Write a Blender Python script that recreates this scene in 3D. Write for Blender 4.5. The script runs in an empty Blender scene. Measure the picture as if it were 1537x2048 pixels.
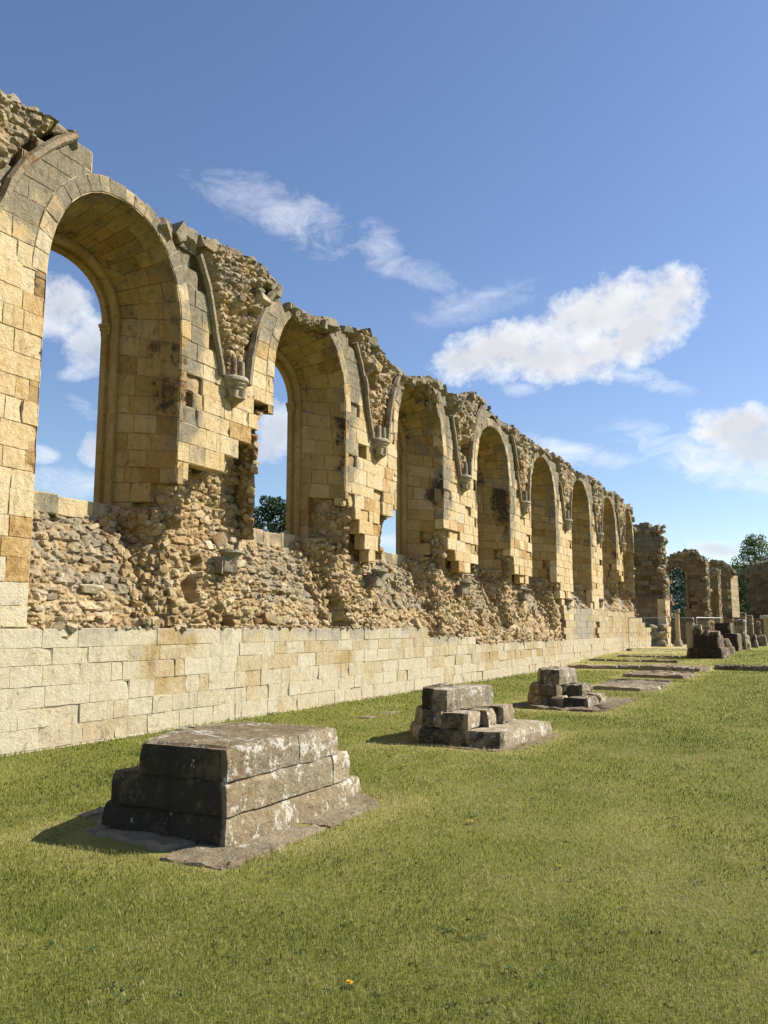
import bpy, bmesh, math, random
import numpy as np
C = bpy.context.scene.collection
scene = bpy.context.scene
R = math.radians
rng = np.random.default_rng(7)
random.seed(7)

# ------------------------------------------------------------------ camera
EYE = 1.6
PITCH, YAW = 7.738, 26.930
cam = bpy.data.cameras.new('camera')
cam.sensor_fit = 'HORIZONTAL'; cam.sensor_width = 36.0
cam.lens = 36.0 * 1700.0 / 1537.0
cam.clip_start = 0.05; cam.clip_end = 5000
camo = bpy.data.objects.new('camera', cam); C.objects.link(camo)
camo.location = (0, 0, EYE)
camo.rotation_euler = (R(90 + PITCH), 0, R(YAW))
scene.camera = camo

# ------------------------------------------------------------------ light and sky
SUN_EL, SUN_AZ = 41.0, 50.0          # azimuth from +Y towards +X
sun = bpy.data.lights.new('sun', 'SUN'); sun.energy = 5.0; sun.angle = R(0.53); sun.color = (1.0, 0.945, 0.85)
suno = bpy.data.objects.new('sun', sun); C.objects.link(suno)
suno.rotation_euler = (R(90 - SUN_EL), 0, R(180 - SUN_AZ))
scene.view_settings.view_transform = 'Standard'; scene.view_settings.look = 'None'
scene.view_settings.exposure = 0.85; scene.view_settings.gamma = 1.0
scene.view_settings.use_curve_mapping = False

world = bpy.data.worlds.new('World'); scene.world = world; world.use_nodes = True
def build_sky():
    nt = world.node_tree; N = nt.nodes; L = nt.links
    bg = N['Background']; bg.inputs[1].default_value = 0.075
    sky = N.new('ShaderNodeTexSky'); sky.sky_type = 'NISHITA'; sky.sun_disc = False
    sky.sun_elevation = R(SUN_EL); sky.sun_rotation = R(SUN_AZ)
    sky.air_density = 1.0; sky.dust_density = 0.35; sky.ozone_density = 2.6; sky.altitude = 60
    hs = N.new('ShaderNodeHueSaturation'); hs.inputs['Hue'].default_value = 0.507; hs.inputs['Saturation'].default_value = 1.04; hs.inputs['Value'].default_value = 1.14; L.new(sky.outputs[0], hs.inputs['Color'])
    tc = N.new('ShaderNodeTexCoord')
    sep = N.new('ShaderNodeSeparateXYZ'); L.new(tc.outputs['Generated'], sep.inputs[0])
    def m(op, a, b=None, c=None, clamp=False):
        n = N.new('ShaderNodeMath'); n.operation = op; n.use_clamp = clamp
        for i, v in enumerate((a, b, c)):
            if v is None: continue
            if isinstance(v, (int, float)): n.inputs[i].default_value = v
            else: L.new(v, n.inputs[i])
        return n.outputs[0]
    az = m('ARCTAN2', sep.outputs[0], sep.outputs[1]); el = m('ARCSINE', sep.outputs[2])
    cmb = N.new('ShaderNodeCombineXYZ'); L.new(az, cmb.inputs[0]); L.new(el, cmb.inputs[1])
    def noise(scale, detail, rough, sy=1.0, dist=0.0, off=0.0):
        mp = N.new('ShaderNodeMapping'); mp.inputs['Scale'].default_value = (1, sy, 1); mp.inputs['Location'].default_value = (off, off * .7, off * .3)
        L.new(cmb.outputs[0], mp.inputs[0])
        n = N.new('ShaderNodeTexNoise'); n.inputs['Scale'].default_value = scale; n.inputs['Detail'].default_value = detail
        n.inputs['Roughness'].default_value = rough; n.inputs['Distortion'].default_value = dist
        L.new(mp.outputs[0], n.inputs[0]); return n.outputs[0]
    n_puff = noise(30, 10, 0.66, 1.15, 0.1)
    n_wisp = noise(20, 9, 0.68, 2.0, 0.5, 3.1)
    n_mid = noise(13, 4, 0.5, 1.3, 0.0, 7.7)
    # kind, azimuth, elevation, half width, half height, tilt, strength
    clouds = [
        ('p', -0.312, 0.323, 0.112, 0.036, 12, 1.0), ('p', -0.215, 0.345, 0.110, 0.048, 15, 1.0), ('p', -0.145, 0.360, 0.064, 0.038, 8, 1.0),
        ('p', -0.245, 0.313, 0.105, 0.040, 4, 1.0), ('p', -0.168, 0.328, 0.066, 0.040, 16, 1.0), ('p', -0.370, 0.312, 0.055, 0.022, 12, .9),
        ('w', -0.180, 0.283, 0.07, 0.014, -20, .7),
        ('p', -0.065, 0.214, 0.062, 0.030, -8, 1.0), ('p', -0.030, 0.190, 0.08, 0.032, -10, .9), ('w', -0.09, 0.182, 0.12, 0.036, -18, .8), ('w', -0.05, 0.160, 0.08, 0.020, -14, .7),
        ('w', -0.575, 0.463, 0.090, 0.036, -20, .66), ('w', -0.640, 0.488, 0.080, 0.028, -8, .42), ('w', -0.475, 0.434, 0.045, 0.028, -34, .6), ('w', -0.420, 0.408, 0.05, 0.020, -16, .45), ('w', -0.36, 0.372, 0.09, 0.024, 8, .35),
        ('w', -0.362, 0.376, 0.065, 0.019, 10, .5), ('w', -0.31, 0.275, 0.025, 0.011, 0, .55),
        ('p', -0.850, 0.345, 0.040, 0.042, 10, .85), ('p', -0.815, 0.312, 0.035, 0.035, 0, .75), ('w', -0.822, 0.281, 0.028, 0.012, 12, .8), ('w', -0.820, 0.243, 0.024, 0.013, -25, .6),
        ('w', -0.860, 0.188, 0.022, 0.012, 0, .8), ('p', -0.805, 0.197, 0.018, 0.022, 0, .7), ('w', -0.835, 0.158, 0.07, 0.018, -3, .65),
        ('p', -0.600, 0.232, 0.032, 0.034, 20, .8), ('p', -0.615, 0.205, 0.03, 0.02, 0, .7),
        ('w', -0.285, 0.205, 0.10, 0.017, -10, .85), ('w', -0.20, 0.19, 0.06, 0.012, -8, .6),
        ('p', -0.095, 0.084, 0.035, 0.011, -10, .75), ('w', -0.115, 0.080, 0.055, 0.014, -4, .6), ('w', -0.45, 0.10, 0.05, 0.012, 0, .6), ('w', -.43, .15, .03, .02, 0, .6),
    ]
    dens = None; core = None
    for kind, a0, e0, sx, sy, tilt, st in clouds:
        da = m('SUBTRACT', az, a0); de = m('SUBTRACT', el, e0)
        c, s = math.cos(R(tilt)), math.sin(R(tilt))
        u = m('MULTIPLY', m('ADD', m('MULTIPLY', da, c), m('MULTIPLY', de, s)), 1 / sx)
        v = m('MULTIPLY', m('SUBTRACT', m('MULTIPLY', de, c), m('MULTIPLY', da, s)), 1 / sy)
        r2 = m('ADD', m('MULTIPLY', u, u), m('MULTIPLY', v, v))
        f = m('SUBTRACT', 1.0, r2)                                   # 1 in the middle, 0 on the rim
        if kind == 'p':
            g = m('MULTIPLY_ADD', m('SUBTRACT', n_puff, 0.5), 2.5, f)
            d = m('MULTIPLY', m('SMOOTH_MIN', m('MAXIMUM', m('MULTIPLY', m('SUBTRACT', g, 0.0), 1.15), 0.0), 1.0, 0.3), st)
            cc = m('MULTIPLY', m('MAXIMUM', f, 0.0), 1.0)
            core = cc if core is None else m('MAXIMUM', core, cc)
        else:
            g = m('MULTIPLY_ADD', m('SUBTRACT', n_wisp, 0.52), 4.2, m('MULTIPLY', f, 1.0))
            d = m('MULTIPLY', m('MULTIPLY', m('MAXIMUM', m('MINIMUM', m('MULTIPLY', g, 0.48), 1.0), 0.0), m('MINIMUM', m('MAXIMUM', m('MULTIPLY', m('ADD', f, .8), .8), 0.0), 1.0)), st)
        dens = d if dens is None else m('MAXIMUM', dens, d)
    dens = m('MINIMUM', dens, 1.0)
    # thick bellies of the puffs are greyer than their thin bright rims
    shade = m('MULTIPLY', m('MULTIPLY', core, m('MULTIPLY_ADD', n_mid, 2.2, -0.15)), 1.0, clamp=True)
    cr = N.new('ShaderNodeMix'); cr.data_type = 'RGBA'
    cr.inputs[6].default_value = (8.4, 8.5, 8.7, 1); cr.inputs[7].default_value = (5.6, 5.7, 6.0, 1)
    L.new(shade, cr.inputs[0])
    mx = N.new('ShaderNodeMix'); mx.data_type = 'RGBA'
    L.new(dens, mx.inputs[0]); L.new(hs.outputs[0], mx.inputs[6]); L.new(cr.outputs[2], mx.inputs[7])
    L.new(mx.outputs[2], bg.inputs[0])
build_sky()

# ------------------------------------------------------------------ helpers
def tag(o, label=None, cat=None, group=None, kind=None):
    if label: o['label'] = label
    if cat: o['category'] = cat
    if group: o['group'] = group
    if kind or cat: o['kind'] = kind or 'thing'
    return o
def empty(name, loc=(0, 0, 0), label=None, cat=None, group=None):
    o = bpy.data.objects.new(name, None); C.objects.link(o); o.location = loc
    o.empty_display_size = 0.3
    return tag(o, label, cat, group)

def hash3(i, j, k):
    h = (i * 374761393 + j * 668265263 + k * 2147483647 * 3 + 1013904223) & 0xFFFFFFFF
    h = ((h ^ (h >> 13)) * 1274126177) & 0xFFFFFFFF
    h = ((h ^ (h >> 16)) * 2246822519) & 0xFFFFFFFF
    return ((h ^ (h >> 15)) & 0xFFFFFF) / float(0xFFFFFF)
def vnoise(p):
    p = np.asarray(p, float); i = np.floor(p).astype(np.int64); f = p - i; f = f * f * (3 - 2 * f)
    out = 0
    for dx in (0, 1):
        wx = f[..., 0] if dx else 1 - f[..., 0]
        for dy in (0, 1):
            wy = f[..., 1] if dy else 1 - f[..., 1]
            for dz in (0, 1):
                wz = f[..., 2] if dz else 1 - f[..., 2]
                out = out + wx * wy * wz * hash3(i[..., 0] + dx, i[..., 1] + dy, i[..., 2] + dz)
    return out * 2 - 1
def fbm(p, s=1.0, oct=3):
    p = np.asarray(p, float) * s; a = 1.0; o = 0; t = 0
    for k in range(oct):
        o = o + a * vnoise(p + 17.3 * k); t += a; a *= 0.5; p = p * 2.03
    return o / t
def n2(y, z, s=1.0, oct=3, seed=0.0):
    y = np.asarray(y, float); z = np.asarray(z, float)
    y, z = np.broadcast_arrays(y, z)
    return fbm(np.stack([y, z, np.full(y.shape, seed)], -1), s, oct)
def sstep(a, b, x):
    t = np.clip((np.asarray(x, float) - a) / (b - a), 0, 1); return t * t * (3 - 2 * t)

class MB:
    """collects vertices, faces and a per-vertex (tone, wear, stain) attribute, then links ONE mesh"""
    def __init__(s): s.v = []; s.q = []; s.t = []; s.a = []; s.n = 0; s.qs = []; s.ts = []
    def add(s, v, quads=None, tris=None, attr=(0.5, 0, 0), smooth=False):
        v = np.asarray(v, float).reshape(-1, 3); a = np.asarray(attr, float)
        if a.ndim == 1: a = np.tile(a, (len(v), 1))
        s.v.append(v); s.a.append(a)
        if quads is not None and len(quads):
            q = np.asarray(quads, np.int64).reshape(-1, 4) + s.n; s.q.append(q); s.qs.append(np.full(len(q), smooth))
        if tris is not None and len(tris):
            t = np.asarray(tris, np.int64).reshape(-1, 3) + s.n; s.t.append(t); s.ts.append(np.full(len(t), smooth))
        s.n += len(v)
    def grid(s, P, attr=(0.5, 0, 0), mask=None, smooth=True, flip=False):
        h, w = P.shape[:2]; idx = np.arange(h * w).reshape(h, w)
        q = np.stack([idx[:-1, :-1], idx[:-1, 1:], idx[1:, 1:], idx[1:, :-1]], -1)
        if flip: q = q[..., ::-1]
        if mask is not None: q = q[mask]
        a = np.asarray(attr, float)
        if a.ndim == 3: a = a.reshape(-1, 3)
        s.add(P.reshape(-1, 3), quads=q.reshape(-1, 4), attr=a, smooth=smooth)
    def build(s, name, mat, parent=None, loc=None):
        me = bpy.data.meshes.new(name)
        v = np.concatenate(s.v) if s.v else np.zeros((0, 3))
        if loc is not None: v = v - np.asarray(loc)
        q = np.concatenate(s.q) if s.q else np.zeros((0, 4), np.int64); t = np.concatenate(s.t) if s.t else np.zeros((0, 3), np.int64)
        me.vertices.add(len(v)); me.vertices.foreach_set('co', v.ravel().astype(np.float32))
        nl = q.size + t.size
        me.loops.add(nl); me.loops.foreach_set('vertex_index', np.concatenate([q.ravel(), t.ravel()]).astype(np.int32))
        npoly = len(q) + len(t); me.polygons.add(npoly)
        ls = np.concatenate([np.arange(len(q)) * 4, q.size + np.arange(len(t)) * 3]).astype(np.int32)
        me.polygons.foreach_set('loop_start', ls)
        sm = np.concatenate(s.qs + s.ts) if npoly else np.zeros(0, bool)
        me.polygons.foreach_set('use_smooth', sm.astype(bool))
        me.update(calc_edges=True); me.validate()
        at = me.attributes.new('wt', 'FLOAT_COLOR', 'POINT')
        a = np.concatenate(s.a); a = np.concatenate([a, np.ones((len(a), 1))], 1)
        at.data.foreach_set('color', a.ravel().astype(np.float32))
        if mat: me.materials.append(mat)
        o = bpy.data.objects.new(name, me); C.objects.link(o)
        if parent: o.parent = parent
        if loc is not None: o.location = loc
        return o

# ------------------------------------------------------------------ materials
def new_mat(name):
    m = bpy.data.materials.new(name); m.use_nodes = True
    nt = m.node_tree; b = nt.nodes['Principled BSDF']
    return m, nt, nt.nodes, nt.links, b
ALB = 0.75
def ramp(N, cols):
    r = N.new('ShaderNodeValToRGB'); e = r.color_ramp.elements
    while len(e) < len(cols): e.new(0.5)
    for i, (p, c) in enumerate(cols): e[i].position = p; e[i].color = (*[q * ALB for q in c], 1)
    return r
def mth(N, L, op, a, b=None, clamp=False):
    n = N.new('ShaderNodeMath'); n.operation = op; n.use_clamp = clamp
    for i, v in enumerate((a, b)):
        if v is None: continue
        if isinstance(v, (int, float)): n.inputs[i].default_value = v
        else: L.new(v, n.inputs[i])
    return n.outputs[0]
def mixc(N, L, f, a, b, mode='MIX'):
    n = N.new('ShaderNodeMix'); n.data_type = 'RGBA'; n.blend_type = mode
    for i, v in ((0, f), (6, a), (7, b)):
        if isinstance(v, (int, float)): n.inputs[i].default_value = v
        elif isinstance(v, tuple): n.inputs[i].default_value = (*v, 1)
        else: L.new(v, n.inputs[i])
    return n.outputs[2]
def tex_noise(N, L, vec, scale, detail=4, rough=0.55, dist=0.0):
    n = N.new('ShaderNodeTexNoise'); n.inputs['Scale'].default_value = scale; n.inputs['Detail'].default_value = detail
    n.inputs['Roughness'].default_value = rough; n.inputs['Distortion'].default_value = dist
    L.new(vec, n.inputs[0]); return n.outputs[0]
def maprange(N, L, v, a, b, c=0.0, d=1.0):
    n = N.new('ShaderNodeMapRange'); n.interpolation_type = 'SMOOTHSTEP'
    n.inputs[1].default_value = a; n.inputs[2].default_value = b; n.inputs[3].default_value = c; n.inputs[4].default_value = d
    L.new(v, n.inputs[0]); return n.outputs[0]

def stone_mat(name, cols, grey=((.095, .080, .055), (.33, .28, .195)), lichen=0.3, lichen_col=(.56, .55, .50), dark=(.035, .028, .020), bump=1.0, wear_add=0.0, lichen_scale=9.0, pit=0.5, tonevar=0.45, blotch=.75):
    m, nt, N, L, b = new_mat(name)
    tc = N.new('ShaderNodeTexCoord').outputs['Object']
    at = N.new('ShaderNodeAttribute'); at.attribute_name = 'wt'
    sp = N.new('ShaderNodeSeparateColor'); L.new(at.outputs['Color'], sp.inputs[0])
    tone, wear, stain = sp.outputs
    nb = tex_noise(N, L, tc, 2.6, 5, 0.6); nm = tex_noise(N, L, tc, 11, 6, 0.65, 0.4); nf = tex_noise(N, L, tc, 42, 6, 0.75)
    t = mth(N, L, 'ADD', tone, mth(N, L, 'MULTIPLY', mth(N, L, 'SUBTRACT', nm, 0.5), tonevar))
    t = mth(N, L, 'ADD', t, mth(N, L, 'MULTIPLY', mth(N, L, 'SUBTRACT', nb, 0.5), 0.5))
    rp = ramp(N, cols); L.new(t, rp.inputs[0]); col = rp.outputs[0]
    gr = ramp(N, [(0.3, grey[0]), (0.72, grey[1])]); L.new(mth(N, L, 'ADD', mth(N, L, 'MULTIPLY', nf, 0.5), mth(N, L, 'MULTIPLY', nm, 0.5)), gr.inputs[0])
    w = mth(N, L, 'ADD', mth(N, L, 'ADD', wear, wear_add), mth(N, L, 'ADD', mth(N, L, 'MULTIPLY', mth(N, L, 'SUBTRACT', nb, 0.5), 1.3), mth(N, L, 'MULTIPLY', mth(N, L, 'SUBTRACT', nm, 0.5), 0.9)))
    col = mixc(N, L, maprange(N, L, w, 0.26, 0.74, 0.0, 0.93), col, gr.outputs[0])
    s = mth(N, L, 'ADD', stain, mth(N, L, 'ADD', mth(N, L, 'MULTIPLY', mth(N, L, 'SUBTRACT', nb, 0.5), 1.2), mth(N, L, 'MULTIPLY', mth(N, L, 'SUBTRACT', nm, 0.5), 1.1)))
    col = mixc(N, L, maprange(N, L, s, 0.42, 0.85, 0.0, 0.9), col, tuple(q * ALB for q in dark))
    if lichen > 0:
        nl = tex_noise(N, L, tc, lichen_scale, 7, 0.72, 0.2); n2_ = tex_noise(N, L, tc, lichen_scale * 0.28, 3, 0.5)
        lv = mth(N, L, 'ADD', nl, mth(N, L, 'MULTIPLY', mth(N, L, 'SUBTRACT', n2_, 0.5), 0.6))
        lv = mth(N, L, 'ADD', lv, mth(N, L, 'MULTIPLY', stain, -0.16))
        col = mixc(N, L, maprange(N, L, lv, 0.74 - 0.22 * lichen, 0.80 - 0.20 * lichen, 0.0, 0.85), col, tuple(q * ALB for q in lichen_col))
    # weather blotches, small pits and grain
    nbl = tex_noise(N, L, tc, 5.5, 9, 0.72, 0.5)
    mps = N.new('ShaderNodeMapping'); mps.inputs['Scale'].default_value = (1, 1, 0.13); L.new(tc, mps.inputs[0])
    nst = tex_noise(N, L, mps.outputs[0], 6.5, 5, 0.6, 0.3)
    col = mixc(N, L, maprange(N, L, nst, 0.52, 0.72, 0.0, .45), col, mixc(N, L, 1.0, col, (.50, .47, .43), 'MULTIPLY'))
    col = mixc(N, L, maprange(N, L, nbl, 0.54, 0.70, 0.0, blotch), col, mixc(N, L, 1.0, col, (.42, .38, .33), 'MULTIPLY'))
    g = mth(N, L, 'ADD', 0.40, mth(N, L, 'ADD', mth(N, L, 'MULTIPLY', nf, 0.95), mth(N, L, 'MULTIPLY', nm, 0.55)))
    col = mixc(N, L, 1.0, col, g, 'MULTIPLY')
    L.new(col, b.inputs['Base Color']); b.inputs['Roughness'].default_value = 0.93
    b.inputs['Specular IOR Level'].default_value = 0.15
    vo = N.new('ShaderNodeTexVoronoi'); vo.inputs['Scale'].default_value = 24; L.new(tc, vo.inputs[0])
    hb = mth(N, L, 'ADD', mth(N, L, 'MULTIPLY', nm, 0.75), mth(N, L, 'MULTIPLY', nf, 0.35))
    hb = mth(N, L, 'ADD', hb, mth(N, L, 'MULTIPLY', mth(N, L, 'MINIMUM', vo.outputs[0], 0.35), pit))
    bp = N.new('ShaderNodeBump'); bp.inputs['Strength'].default_value = 1.0; bp.inputs['Distance'].default_value = 0.028 * bump
    L.new(hb, bp.inputs['Height']); L.new(bp.outputs[0], b.inputs['Normal'])
    return m

M = {}
ASH = [(0.0, (.36, .205, .070)), (0.22, (.50, .335, .145)), (0.5, (.575, .43, .23)), (0.78, (.63, .505, .305)), (1.0, (.55, .48, .34))]
M['ashlar'] = stone_mat('ashlar_stone', ASH, lichen=0.24, bump=1.1, tonevar=.85)
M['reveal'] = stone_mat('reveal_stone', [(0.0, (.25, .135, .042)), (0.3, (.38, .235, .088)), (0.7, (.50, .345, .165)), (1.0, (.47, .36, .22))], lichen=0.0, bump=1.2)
M['plinth'] = stone_mat('plinth_stone', [(0.0, (.37, .262, .115)), (0.3, (.44, .345, .20)), (0.6, (.50, .425, .285)), (1.0, (.54, .48, .36))], grey=((.22, .195, .145), (.42, .38, .29)), lichen=0.35, bump=.8, tonevar=.7)
M['rubble'] = stone_mat('rubble_stone', [(0.0, (.25, .15, .065)), (0.3, (.38, .265, .130)), (0.65, (.48, .365, .205)), (1.0, (.58, .485, .33))], grey=((.15, .122, .080), (.42, .36, .25)), lichen=0.25, bump=1.3)
M['mortar'] = stone_mat('mortar_core', [(0.0, (.24, .15, .07)), (0.5, (.36, .25, .13)), (1.0, (.43, .32, .19))], lichen=0.0, bump=1.6)
M['base'] = stone_mat('pier_base_stone', [(0.0, (.06, .044, .025)), (0.3, (.19, .14, .078)), (0.6, (.35, .275, .17)), (1.0, (.47, .39, .26))], grey=((.09, .072, .048), (.38, .32, .225)), lichen=.98, lichen_col=(.60, .56, .48), bump=1.2, lichen_scale=17.0)
M['slab'] = stone_mat('foundation_stone', [(0.0, (.12, .09, .052)), (0.4, (.25, .19, .115)), (0.7, (.34, .27, .175)), (1.0, (.40, .34, .24))], lichen=0.55, bump=1.6)
M['far'] = stone_mat('far_stone', [(0.0, (.13, .08, .036)), (0.4, (.22, .145, .072)), (1.0, (.33, .24, .14))], lichen=0.05, bump=1.5)
M['corbel'] = stone_mat('corbel_stone', [(0.0, (.30, .23, .14)), (0.5, (.40, .33, .22)), (1.0, (.48, .43, .34))], lichen=0.4, bump=0.6, lichen_scale=14)

def simple_mat(name, col, rough=0.8, metal=0.0, var=0.3, scale=20):
    m, nt, N, L, b = new_mat(name)
    tc = N.new('ShaderNodeTexCoord').outputs['Object']
    n = tex_noise(N, L, tc, scale, 4, 0.6)
    c = mixc(N, L, 1.0, tuple(q * (1 if metal else ALB) for q in col), mth(N, L, 'ADD', 1 - var / 2, mth(N, L, 'MULTIPLY', mth(N, L, 'SUBTRACT', n, 0.5), var * 2)), 'MULTIPLY')
    L.new(c, b.inputs['Base Color']); b.inputs['Roughness'].default_value = rough; b.inputs['Metallic'].default_value = metal
    return m
def leaf_mat(name, cols, trans=0.35, rough=0.6):
    m, nt, N, L, b = new_mat(name)
    at = N.new('ShaderNodeAttribute'); at.attribute_name = 'wt'
    sp = N.new('ShaderNodeSeparateColor'); L.new(at.outputs['Color'], sp.inputs[0])
    r = ramp(N, cols); L.new(sp.outputs[0], r.inputs[0])
    L.new(r.outputs[0], b.inputs['Base Color']); b.inputs['Roughness'].default_value = rough; b.inputs['Specular IOR Level'].default_value = 0.2
    tr = N.new('ShaderNodeBsdfTranslucent'); L.new(r.outputs[0], tr.inputs[0])
    mx = N.new('ShaderNodeMixShader'); mx.inputs[0].default_value = trans
    L.new(b.outputs[0], mx.inputs[1]); L.new(tr.outputs[0], mx.inputs[2]); L.new(mx.outputs[0], N['Material Output'].inputs[0])
    return m
GRASS = [(0.0, (.042, .074, .010)), (0.28, (.158, .196, .028)), (0.58, (.305, .302, .066)), (0.82, (.47, .41, .145)), (1.0, (.62, .53, .28))]
M['blade'] = leaf_mat('grass_blade', GRASS, 0.3, 0.7)
M['dry'] = leaf_mat('dry_stalk', [(0, (.16, .09, .05)), (1, (.33, .24, .13))], 0.2)
M['vine'] = leaf_mat('red_vine', [(0, (.12, .045, .03)), (1, (.22, .10, .06))], 0.2)
M['leaf_dark'] = leaf_mat('dark_leaf', [(0, (.018, .040, .014)), (.6, (.04, .075, .025)), (1, (.085, .125, .05))], 0.25)
M['leaf_mid'] = leaf_mat('mid_leaf', [(0, (.045, .08, .022)), (.6, (.13, .19, .055)), (1, (.28, .32, .10))], 0.3)
M['leaf_far'] = leaf_mat('far_leaf', [(0, (.020, .042, .028)), (.6, (.040, .072, .044)), (1, (.075, .115, .065))], 0.15)  # blue mixed into the leaf green stands in for distance haze
M['bark'] = simple_mat('bark', (.09, .07, .05), 0.9)
M['steel'] = simple_mat('galvanised_steel', (.42, .42, .42), 0.45, 0.8)
M['yellow'] = simple_mat('yellow_petal', (.85, .50, .015), 0.6, 0, 0.15)
M['stem'] = simple_mat('flower_stem', (.09, .14, .035), 0.7)
M['feet'] = simple_mat('fence_foot', (.12, .11, .10), 0.9)

def lawn_mat():
    m, nt, N, L, b = new_mat('lawn')
    tc = N.new('ShaderNodeTexCoord').outputs['Object']
    n1 = tex_noise(N, L, tc, 0.55, 5, 0.6, 0.6); n2_ = tex_noise(N, L, tc, 4.5, 5, 0.65); n3 = tex_noise(N, L, tc, 38, 6, 0.75)
    mp = N.new('ShaderNodeMapping'); mp.inputs['Scale'].default_value = (1, 0.35, 1); L.new(tc, mp.inputs[0]); n4 = tex_noise(N, L, mp.outputs[0], 1.1, 3, 0.5)
    at = N.new('ShaderNodeAttribute'); at.attribute_name = 'wt'
    sp = N.new('ShaderNodeSeparateColor'); L.new(at.outputs['Color'], sp.inputs[0])
    t = mth(N, L, 'ADD', mth(N, L, 'MULTIPLY', n1, 0.45), mth(N, L, 'ADD', mth(N, L, 'MULTIPLY', n2_, 0.35), mth(N, L, 'ADD', mth(N, L, 'MULTIPLY', n3, 0.45), mth(N, L, 'MULTIPLY', n4, 0.25))))
    t = mth(N, L, 'ADD', mth(N, L, 'SUBTRACT', t, 0.32), mth(N, L, 'MULTIPLY', sp.outputs[1], 0.45))
    r = ramp(N, GRASS); L.new(t, r.inputs[0]); L.new(r.outputs[0], b.inputs['Base Color'])
    b.inputs['Roughness'].default_value = 0.9; b.inputs['Specular IOR Level'].default_value = 0.1
    bp = N.new('ShaderNodeBump'); bp.inputs['Distance'].default_value = 0.04; bp.inputs['Strength'].default_value = 0.9
    L.new(mth(N, L, 'ADD', n3, mth(N, L, 'MULTIPLY', n2_, 0.6)), bp.inputs['Height']); L.new(bp.outputs[0], b.inputs['Normal'])
    return m
M['lawn'] = lawn_mat()

# ------------------------------------------------------------------ rocks
def make_protos(n, blocky=True, seed=1):
    r = np.random.default_rng(seed); out = []
    for k in range(n):
        pts = []
        if blocky:
            for sx in (-1, 1):
                for sy in (-1, 1):
                    for sz in (-1, 1):
                        p = np.array([sx, sy, sz]) * r.uniform(0.62, 1.0, 3)
                        if r.random() < 0.45:      # knocked-off corner: two or three points instead of one
                            for ax in range(3):
                                q = p.copy(); q[ax] *= r.uniform(0.35, 0.75); pts.append(q)
                        else: pts.append(p)
            for _ in range(5):
                d = r.normal(size=3); d /= np.abs(d).max(); pts.append(d * r.uniform(0.9, 1.08))
        else:
            for _ in range(22):
                d = r.normal(size=3); d /= np.linalg.norm(d); pts.append(d * r.uniform(0.8, 1.1))
        bm = bmesh.new()
        for p in pts: bm.verts.new(p)
        res = bmesh.ops.convex_hull(bm, input=bm.verts)
        junk = [g for g in res['geom_interior'] + res['geom_unused'] if isinstance(g, bmesh.types.BMVert)]
        if junk: bmesh.ops.delete(bm, geom=list(set(junk)), context='VERTS')
        bmesh.ops.triangulate(bm, faces=bm.faces)
        bm.verts.index_update()
        v = np.array([x.co for x in bm.verts]); t = np.array([[x.index for x in f.verts] for f in bm.faces])
        bm.free(); out.append((v, t))
    return out
PROTO = make_protos(28, True, 3)
def rotm(r, amt):
    a, b, c = r.normal(size=3) * amt
    ca, sa, cb, sb, cc, sc = math.cos(a), math.sin(a), math.cos(b), math.sin(b), math.cos(c), math.sin(c)
    return np.array([[cb * cc, -cb * sc, sb], [sa * sb * cc + ca * sc, -sa * sb * sc + ca * cc, -sa * cb], [-ca * sb * cc + sa * sc, ca * sb * sc + sa * cc, ca * cb]])
def add_rock(mb, pos, size, attr, amt=0.35, r=rng):
    v, t = PROTO[int(r.integers(len(PROTO)))]
    mb.add((v * np.asarray(size)) @ rotm(r, amt).T + np.asarray(pos), tris=t, attr=attr)

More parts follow.
